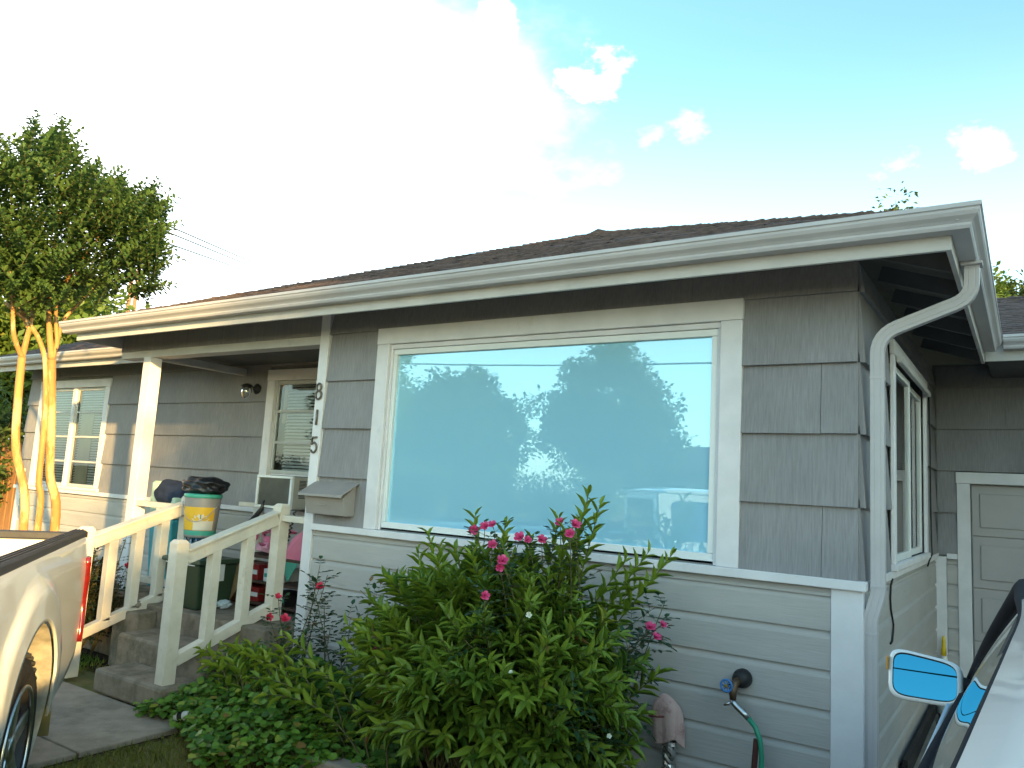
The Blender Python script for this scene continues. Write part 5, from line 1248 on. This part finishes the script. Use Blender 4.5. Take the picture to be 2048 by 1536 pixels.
# grass
def grass(name, x0, x1, y0, y1, n, h, m, seed, test=None, label=None):
    g = np.random.default_rng(seed); P = np.stack([g.uniform(x0, x1, n), g.uniform(y0, y1, n), np.full(n, -.03)], 1)
    if test is not None: P = P[test(P)]
    n = len(P); D = np.stack([g.normal(0, .45, n), g.normal(0, .45, n), np.ones(n)], 1); U = g.normal(0, 1, (n, 3))
    o = leaves(name, P, D, U, g.uniform(.5, 1.2, n)*h, .005, m, None, 'quad', seed=seed); tag(o, label, 'grass', kind='stuff'); return o
GR = leaf_mat('lawn_blade', (.15, .17, .03), (.32, .26, .06), (.44, .34, .13), rough=.6, trans=.25)
grass('lawn_grass', -3.62, -.55, -5.5, -.95, 42000, .055, GR, 3, None, 'short patchy yellow-green grass between the walk and the drive')
grass('weedy_grass', -9.5, -5.33, -4.0, -.4, 20000, .07, VINE, 4, None, 'weedy green grass beyond the walk by the pickup')
# concrete edging blocks at the front of the bed
for k, (x, y, rot) in enumerate(((-2.72, -.80, .55), (-2.36, -.99, .1))):
    o = MB().box(-.19, .19, -.055, .055, 0, .13).build('edging_block', CONC, None, bevel=.012); o.location = (x, y, -.01); o.rotation_euler = (0, 0, rot)
    tag(o, ('concrete edging block beside the ground vine, set askew', 'concrete edging block under the big shrub, beside the skewed one')[k], 'block', 'edging blocks of the flower bed')

# ------------------------------------------------------------------ trees
def limb(b, pts, r0, r1, n=9):
    P = [Vector(q) for q in pts]; out = []
    for i in range(len(P)-1):
        p0, p1, p2, p3 = P[max(i-1, 0)], P[i], P[i+1], P[min(i+2, len(P)-1)]
        for j in range(5):
            t = j/5; out.append(.5*((2*p1)+(p2-p0)*t+(2*p0-5*p1+4*p2-p3)*t*t+(3*p1-p0-3*p2+p3)*t**3))
    out.append(P[-1]); m_ = len(out)
    b.tube(out, [r0+(r1-r0)*i/(m_-1) for i in range(m_)], n); return out
# crape myrtle: three leaning trunks by the wing window
mt = empty('crape_myrtle', (-7.4, -.1, 0), 'slender crape myrtle with three smooth tan trunks before the left wing', 'tree')
def wp_(px, py, d):                # a point at horizontal distance d on the ray through a pixel
    q = ray(px, py); return CAM + q*(d/math.hypot(q.x, q.y))
DM = 9.0
tb = MB()
def trunk(pix, r0, r1, d=DM, ground=True):
    P = [wp_(px, py, d + dd) for (px, py, dd) in pix]
    if ground: P = [V(P[0].x - .02, P[0].y, -.05)] + P
    return limb(tb, P, r0, r1)
trunk(((50, 1020, 0), (32, 900, 0), (36, 800, 0), (44, 715, 0)), .042, .036)
trunk(((44, 715, 0), (58, 660, .1), (70, 600, .2), (95, 480, .3)), .030, .015, ground=False); trunk(((44, 715, 0), (28, 670, -.1), (25, 600, -.2), (15, 480, -.2)), .027, .012, ground=False)
trunk(((80, 1020, -.1), (78, 960, -.1), (88, 860, -.05), (92, 760, 0), (86, 700, .05), (60, 650, .1), (10, 605, .1)), .034, .020)
trunk(((112, 1030, 0), (100, 950, 0), (103, 850, 0), (104, 720, 0)), .045, .038)
trunk(((104, 720, 0), (99, 660, 0), (98, 600, .1), (110, 480, .2), (130, 380, .2)), .033, .011, ground=False); trunk(((104, 720, 0), (114, 685, .0), (112, 640, .0), (118, 590, .1), (160, 500, .2), (215, 430, .2)), .025, .010, ground=False)
trunk(((114, 685, 0), (128, 640, .1), (160, 605, .2), (205, 560, .2), (260, 500, .2)), .022, .010, ground=False); trunk(((58, 655, .1), (40, 610, .2), (22, 560, .2), (5, 450, .2)), .028, .012, ground=False)
trunk(((118, 592, .1), (135, 560, 0), (150, 540, -.1), (200, 470, -.2)), .018, .008, ground=False)
tb.build('trunk', BARK, mt, smooth=True)
p = Plant(71); r = p.r
clumps = []
for (px, py, rad, n) in ((80, 300, 48, 22), (125, 305, 45, 20), (30, 360, 60, 26), (95, 390, 75, 40), (170, 370, 60, 30), (200, 400, 55, 26), (265, 395, 40, 18), (255, 440, 55, 26), (300, 440, 35, 14), (190, 470, 70, 38), (100, 480, 80, 44), (20, 470, 70, 36), (275, 500, 50, 24), (300, 520, 35, 14), (210, 540, 55, 28), (130, 560, 50, 22), (50, 550, 60, 30), (-60, 400, 90, 40), (-70, 520, 80, 34), (-40, 320, 60, 20), (285, 580, 22, 7), (60, 590, 40, 14), (320, 420, 18, 6), (320, 465, 18, 6)):
    for k in range(int(n*1.5)):
        a, q = r.uniform(0, 6.283), math.sqrt(r.random()); c = wp_(px + rad*q*math.cos(a), py + rad*q*math.sin(a)*.9, DM + r.uniform(-.9, .9)*min(1, rad/60))
        clumps.append(c)
ctr = wp_(100, 600, DM)
for c in clumps:
    d = ((c-ctr).normalized()*.8 + V(r.uniform(-.8, .8), r.uniform(-.8, .8), .35)).normalized(); ln = r.uniform(.26, .48); tip = c + d*ln*.5; b0 = c - d*ln*.5
    pts = bez(b0, c + V(0, 0, .03), tip, 5); p.stem(pts, .0025, .001, 3)
    tone = r.random()
    for k in range(24):
        t = (k+.5)/24; i = min(3, int(t*4)); q = pts[i].lerp(pts[i+1], t*4-i); ph = k*1.571 + r.uniform(-.4, .4)
        a = d.orthogonal().normalized(); o = a*math.cos(ph) + d.cross(a)*math.sin(ph)
        p.leaf(q, (o + d*.55).normalized(), V(0, 0, 1) + o*.2, r.uniform(.065, .095)*(1-.3*t), r.uniform(.036, .055)*(1-.3*t), min(1, .5*tone + .5*r.random()))
p.done(mt, MYRT, 'oval', STEM)

def tree(name, base, height, crown, label, m, seed, nleaf=5000, leaf=.16, trunk_r=.16, clumps=90, group=None, cat='tree', bark=DBARK, fork=.35):
    """crown: list of (dx, dy, z, rx, ry, rz) lobes"""
    t = empty(name, base, label, cat, group); g = np.random.default_rng(seed); B = Vector(base); b = MB()
    limb(b, [B+V(0, 0, -.1), B+V(.05, 0, height*fork*.5), B+V(-.03, .05, height*fork)], trunk_r, trunk_r*.7)
    vol = np.array([c[3]*c[4]*c[5] for c in crown]); vol = vol/vol.sum(); P = []
    for k in range(clumps):
        c = crown[g.choice(len(crown), p=vol)]; d = g.normal(0, 1, 3); d /= np.linalg.norm(d); q = g.uniform(.55, 1.0)
        P.append(np.array([B.x+c[0], B.y+c[1], c[2]]) + d*q*np.array(c[3:6]))
    for c in crown: limb(b, [B+V(-.03, .05, height*fork*.92), B+V(c[0]*.5, c[1]*.5, height*fork+(c[2]-height*fork)*.5), B+V(c[0], c[1], c[2])], trunk_r*.55, trunk_r*.12, 7)
    for k in range(0, clumps, 3):
        q = Vector(P[k]); c = min(crown, key=lambda c: (q-B-V(c[0], c[1], c[2])+V(0, 0, B.z)).length); b.tube([B+V(c[0]*.8, c[1]*.8, c[2]*.9), q], [trunk_r*.12, trunk_r*.03], 5)
    b.build('trunk', bark, t, smooth=True)
    P = np.array(P); n = nleaf; ci = g.integers(0, clumps, n); rs = g.uniform(.5, 1.2, clumps)*leaf*3.2
    off = g.normal(0, 1, (n, 3)); off /= np.linalg.norm(off, axis=1, keepdims=True); off *= (g.random(n)**.45 * rs[ci])[:, None]; off[:, 2] *= .75
    pos = P[ci] + off; D = off/np.maximum(np.linalg.norm(off, axis=1, keepdims=True), 1e-6) + g.normal(0, .5, (n, 3)); U = g.normal(0, .5, (n, 3)) + np.array([0, 0, 1.]); tone = g.random(clumps)
    leaves('crown', pos, D, U, g.uniform(.6, 1.2, n)*leaf, g.uniform(.4, .62, n)*leaf, m, t, 'quad', rnd=np.clip(.5*tone[ci]+.5*g.random(n), 0, 1))
    return t
# behind the left wing
tree('garden_tree', (wp_(60, 650, 19).x, wp_(60, 650, 19).y, 0), 6.0, [(0, 0, 4.2, 1.9, 1.6, 1.6), (-1.6, .5, 3.6, 1.6, 1.4, 1.5), (1.5, .3, 3.9, 1.4, 1.3, 1.2), (0.5, -.3, 2.6, 1.8, 1.3, 1.2)], 'bright green leafy tree behind the roof of the left wing', TREEB, 101, 20000, .20, clumps=220)
tree('side_shrub', (wp_(0, 800, 14).x, wp_(0, 800, 14).y, 0), 3.0, [(0, 0, 1.6, .7, .7, 1.0), (-.5, .3, 2.0, .6, .6, .7)], 'dark green shrub at the far end of the left wing', TREE, 102, 4500, .10, .06, 80, cat='shrub')
# low fence at the far left
FW = mat('rusty_fence_wood', (.34, .17, .07), (.24, .12, .05), rough=.85, scale=5, stretch=(4, 4, .5), bump=.3)
fc = empty('board_fence', (-12.6, 1.5, 0), 'weathered orange-brown board fence at the end of the left wing', 'fence')
for k in range(22):
    x = -14.6 + k*.165
    if x > -11.3: break
    bxo('board', FW, fc, x, x+.15, 1.5, 1.52, .02, 1.78 + rng.uniform(-.02, .02), .004)
for z in (.4, 1.4): bxo('rail', FW, fc, -14.6, -11.35, 1.521, 1.56, z, z+.09)
# tips of trees and the pole over the roof
_cz = wp_(1787, 405, 28)
tree('conifer', (_cz.x, _cz.y, 0), 12.0, [(0, 0, _cz.z-.25, .40, .40, .60), (0, 0, _cz.z-1.0, .62, .62, .65), (0, 0, _cz.z-1.8, .9, .9, .75), (0, 0, _cz.z-2.8, 1.15, 1.15, .9), (0, 0, _cz.z-4.0, 1.4, 1.4, 1.0), (0, 0, _cz.z-5.5, 1.6, 1.6, 1.2), (0, 0, _cz.z-7.2, 1.7, 1.7, 1.3)], 'pointed evergreen whose tip shows over the roof ridge', TREE, 103, 24000, .20, .2, 420, fork=.8)
tree('backyard_tree', (wp_(2008, 575, 21).x, wp_(2008, 575, 21).y, 0), 8.0, [(-.45, 0, 6.75, .75, .8, .75), (-.9, .4, 5.8, 1.0, 1.0, .9), (.2, .2, 5.2, 1.1, 1.0, .8)], 'sunlit yellow-green tree behind the garage roof', TREEB, 104, 11000, .16, .12, 80)
tree('backyard_tree', (wp_(2055, 590, 28).x, wp_(2055, 590, 28).y, 0), 9.0, [(-.6, 0, 8.0, 1.3, 1.0, .9), (.9, 0, 6.4, 1.3, 1.2, .9)], 'darker green tree farther off behind the garage roof', TREE, 105, 9000, .18, .14, 70)
POLEM = mat('pole_wood', (.30, .17, .10), (.22, .12, .07), rough=.85, scale=4, stretch=(3, 3, .3)); WIRE = mat('wire_black', (.03, .03, .03), rough=.6)
def pole(x, y, h, label, arms=True, th=1.0):
    t = empty('utility_pole', (x, y, 0), label, 'pole')
    MB().tube([(x, y, -.2), (x, y, h*.5), (x, y, h)], [.15*th, .135*th, .11*th], 12).build('shaft', POLEM, t, smooth=True)
    if arms: MB().beam((x-1.1, y, h-.5), (x+1.1, y, h-.5), .10, .12).build('cross_arm', POLEM, t)
    for dx in (-.95, -.4, .4, .95): MB().lathe([(.03, 0), (.05, .03), (.03, .07), (.045, .10), (.02, .13)], (x+dx, y, h-.44), n=10).build('insulator', GREYP, t, smooth=True)
    return t
def wire(a, b, sag, label, r=.012):
    a, b = Vector(a), Vector(b); P = [a.lerp(b, i/24) - V(0, 0, sag*4*(i/24)*(1-i/24)) for i in range(25)]
    o = MB().tube(P, r, 5).build('overhead_wire', WIRE, None, smooth=True, loc=tuple(a)); tag(o, label, 'wire', 'overhead wires'); return o
q = wp_(258, 600, 24.0); pole(q.x, q.y, 8.6, 'sunlit wooden pole rising behind the crape myrtle', False, .5)
q2 = wp_(270, 600, 24.6)
pole(q2.x, q2.y, 8.6, 'second wooden pole close beside the one behind the crape myrtle', False, .45)
for (pa, pb, pc) in (((345, 455), (575, 555), 0), ((350, 470), (560, 556), .0), ((345, 490), (545, 560), 0)):
    a = wp_(*pa, 24.0); b_ = wp_(*pb, 46.0); d = (b_-a); wire(a - d*.05, a + d*1.6, .0, 'thin overhead wire running off behind the roof', .022)

cn = empty('drink_can', tuple(at(364, 1432, 'z', .10)), 'small dented white and black drink can lying in the ground vine', 'can')
q = at(364, 1432, 'z', .10)
MB().lathe([(.022, -.045), (.026, -.038), (.026, -.012), (.025, .0), (.026, .012), (.026, .038), (.022, .045)], q, (.9, .35, .2), 16).build('body', plastic('white_can', (.62, .62, .60)), cn, smooth=True)
MB().lathe([(.0266, -.02), (.0266, .012)], q, (.9, .35, .2), 16, caps=False).build('print_band', BLACK, cn, smooth=True)
sk = MB().tube([wp_(40, 975, 9.2), wp_(50, 938, 9.4)], .010, 6).build('garden_stick', RAILW, None, loc=tuple(wp_(40, 975, 9.2))); tag(sk, 'short pale stick leaning by the trunks of the crape myrtle', 'stick')
# ------------------------------------------------------------------ the street side, seen in the window, and unseen blockers added for shade
tree('street_tree', (-14.9, -27.2, 0), 8.4, [(0, 0, 5.6, 2.4, 2.2, 2.2), (-1.6, .3, 4.4, 1.9, 1.8, 1.6), (1.7, .2, 4.3, 1.9, 1.8, 1.7), (.6, 0, 3.0, 2.3, 2.0, 1.3), (.4, .2, 7.2, 1.3, 1.2, 1.0)], 'tall round leafy tree across the street, mirrored in the picture window', TREE, 201, 30000, .26, .22, 260)
tree('street_tree', (-20.8, -23.7, 0), 7.0, [(0, 0, 4.6, 2.3, 2.2, 1.7), (-2.2, .2, 4.0, 2.0, 1.8, 1.5), (2.0, 0, 3.8, 1.8, 1.8, 1.5), (0, 0, 2.7, 2.6, 2.0, 1.1), (.3, 0, 5.9, 1.2, 1.1, .8)], 'broad leafy tree across the street beside the tallest one', TREE, 202, 30000, .26, .2, 260)
tree('street_tree', (-17.6, -13.9, 0), 8.0, [(0, 0, 5.4, 1.9, 1.8, 1.6), (-1.5, .4, 4.6, 1.6, 1.5, 1.4), (.8, -.4, 4.0, 1.2, 1.2, 1.1)], 'feathery tree on the kerb nearest the left wing', TREEB, 203, 16000, .15, .15, 170)
tree('street_tree', (-27.5, -24.0, 0), 7.5, [(0, 0, 4.8, 2.6, 2.4, 2.0), (2.0, 0, 3.6, 2.0, 2.0, 1.6), (-1.8, 0, 3.6, 2.0, 2.0, 1.6)], 'wide tree at the far end of the row across the street', TREE, 204, 16000, .28, .2, 170)
# a house across the street
oh = empty('opposite_house', (-10.0, -31.0, 0), 'low tan house with a dark roof across the street', 'house')
TAN = mat('tan_stucco', (.38, .33, .26), (.34, .29, .22), rough=.85, scale=3)
MB().box(-15, -3, -36, -29.5, 0, 2.7).build('wall', TAN, oh)
MB().add([(-15.6, -36.6, 2.7), (-2.4, -36.6, 2.7), (-2.4, -28.9, 2.7), (-15.6, -28.9, 2.7), (-13.2, -32.7, 4.0), (-4.8, -32.7, 4.0)], [(0, 1, 5, 4), (1, 2, 5), (2, 3, 4, 5), (3, 0, 4), (0, 3, 2, 1)]).build('roof', ROOF, oh)
for x in (-13.5, -9.5, -6.0):
    w = bxo('window', WHITE, oh, x, x+1.6, -29.5, -29.44, 1.0, 2.2); MB().box(x+.1, x+1.5, -29.43, -29.42, 1.1, 2.1).build('pane', CARG, w)
dd = bxo('door', DARKPL, oh, -7.6, -6.7, -29.5, -29.44, .1, 2.15)
# poles and wires along the street
pole(-24.0, -18.6, 9.0, 'tall utility pole with a cross arm on the far kerb, left of the trees')
pole(16.0, -18.6, 9.0, 'tall utility pole with a cross arm on the far kerb, right of the drive')
for k, (dx, z) in enumerate(((-.95, 8.62), (-.4, 8.62), (.4, 8.62), (.95, 8.62))):
    wire((-24+dx, -18.6, z), (16+dx, -18.6, z), .9, 'upper overhead wire strung between the two street poles', .014)
wire((-24, -18.5, 6.4), (16, -18.5, 6.4), .8, 'thick lower overhead wire strung between the two street poles', .03)
# sun blockers added out of view: house, trees, hedge and shrub shading the front
sd2 = V(sun_dir.x, sun_dir.y, 0).normalized(); lat = V(-sd2.y, sd2.x, 0)          # lat grows towards the back garden
def sp(u, s): q = sd2*u + lat*s; return (q.x, q.y, 0)
nh = empty('blocker_house', sp(18, 4.5), 'unseen two storey pale house added beyond the drive to block the sun', 'house')  # house added out of view to hold back the low sun
ctr = Vector(sp(18, 4.5)); ang = math.atan2(sd2.y, sd2.x)
nb = MB().box(-3.5, 3.5, -3.4, 6, 0, 5.8).build('wall', TAN, nh)
nr = MB().add([(-4.1, -4.0, 5.8), (4.1, -4.0, 5.8), (4.1, 6.6, 5.8), (-4.1, 6.6, 5.8), (0, -.6, 8.0), (0, 3.4, 8.0)], [(0, 1, 4), (1, 2, 5, 4), (2, 3, 5), (3, 0, 4, 5), (0, 3, 2, 1)]).build('roof', ROOF, nh)
wins = []
for y in (-2.2, .2, 2.4, 4.6):
    for z in (1.0, 3.7):
        w = MB().box(-3.56, -3.5, y-.55, y+.55, z, z+1.3).build('window', WHITE, nh); wins.append(w); MB().box(-3.575, -3.565, y-.47, y+.47, z+.08, z+1.22).build('pane', CARG, w)
for o in [nb, nr] + wins:
    o.matrix_parent_inverse = Matrix.Identity(4)
nh.location = ctr; nh.rotation_euler = (0, 0, ang)
tree('blocker_tree', sp(13.5, .05), 9.2, [(0, 0, 4.6, 2.5, 2.5, 2.2), (.6, 1.8, 4.4, 2.1, 2.1, 2.0), (-.3, -.8, 3.8, 1.9, 1.9, 1.6), (0, .4, 6.8, 2.1, 2.1, 1.7)], 'unseen full leafy tree added beyond the drive to shade the front', TREE, 301, 26000, .26, .18, 260)  # unseen tree, placed so its shade ends near the porch post
tree('blocker_tree', sp(12.0, 6.2), 8.5, [(0, 0, 4.6, 2.6, 2.6, 2.3), (1.0, 1.6, 4.0, 2.1, 2.1, 2.0), (0, -1.4, 4.0, 2.0, 2.0, 1.8), (0, 0, 6.5, 1.9, 1.9, 1.6)], 'unseen leafy tree added behind the other one as a sun blocker', TREE, 302, 18000, .26, .18, 130)  # second unseen tree added to widen the shade on the front
hg = tree('blocker_hedge', sp(10.5, -1.0), 2.6, [(0, 0, 1.3, .9, .9, 1.1), (.3, 1.4, 1.3, .9, .9, 1.1), (.7, 2.8, 1.3, .9, .9, 1.1), (-.4, -1.2, 1.3, .9, .9, 1.1)], 'unseen clipped green hedge added beyond the drive as a low sun blocker', HEDGE, 303, 9000, .10, .05, 160, cat='hedge')  # hedge added out of view to block sun near the ground

for k in range(7):
    x = -34 + k*3.6
    tree('street_hedge', (x, -19.6-.2*(k % 2), 0), 2.2, [(0, 0, 1.2, 1.9, .8, 1.1), (.9, 0, 1.4, 1.2, .7, .9)], 'rounded dark hedge bush in the row on the far kerb', TREE, 400+k, 6000, .16, .06, 110, 'hedge bushes on the far kerb', 'hedge')

tree('blocker_shrub', sp(10.6, -2.0), 4.2, [(0, 0, 2.75, .80, .80, 1.45), (.15, .45, 1.5, .9, .8, 1.2), (-.15, -.35, 1.4, .7, .7, 1.1)], 'unseen tall narrow evergreen shrub added to shade the stair railings', HEDGE, 304, 16000, .13, .06, 200, cat='shrub')  # unseen shrub, height and place set to shade the railings
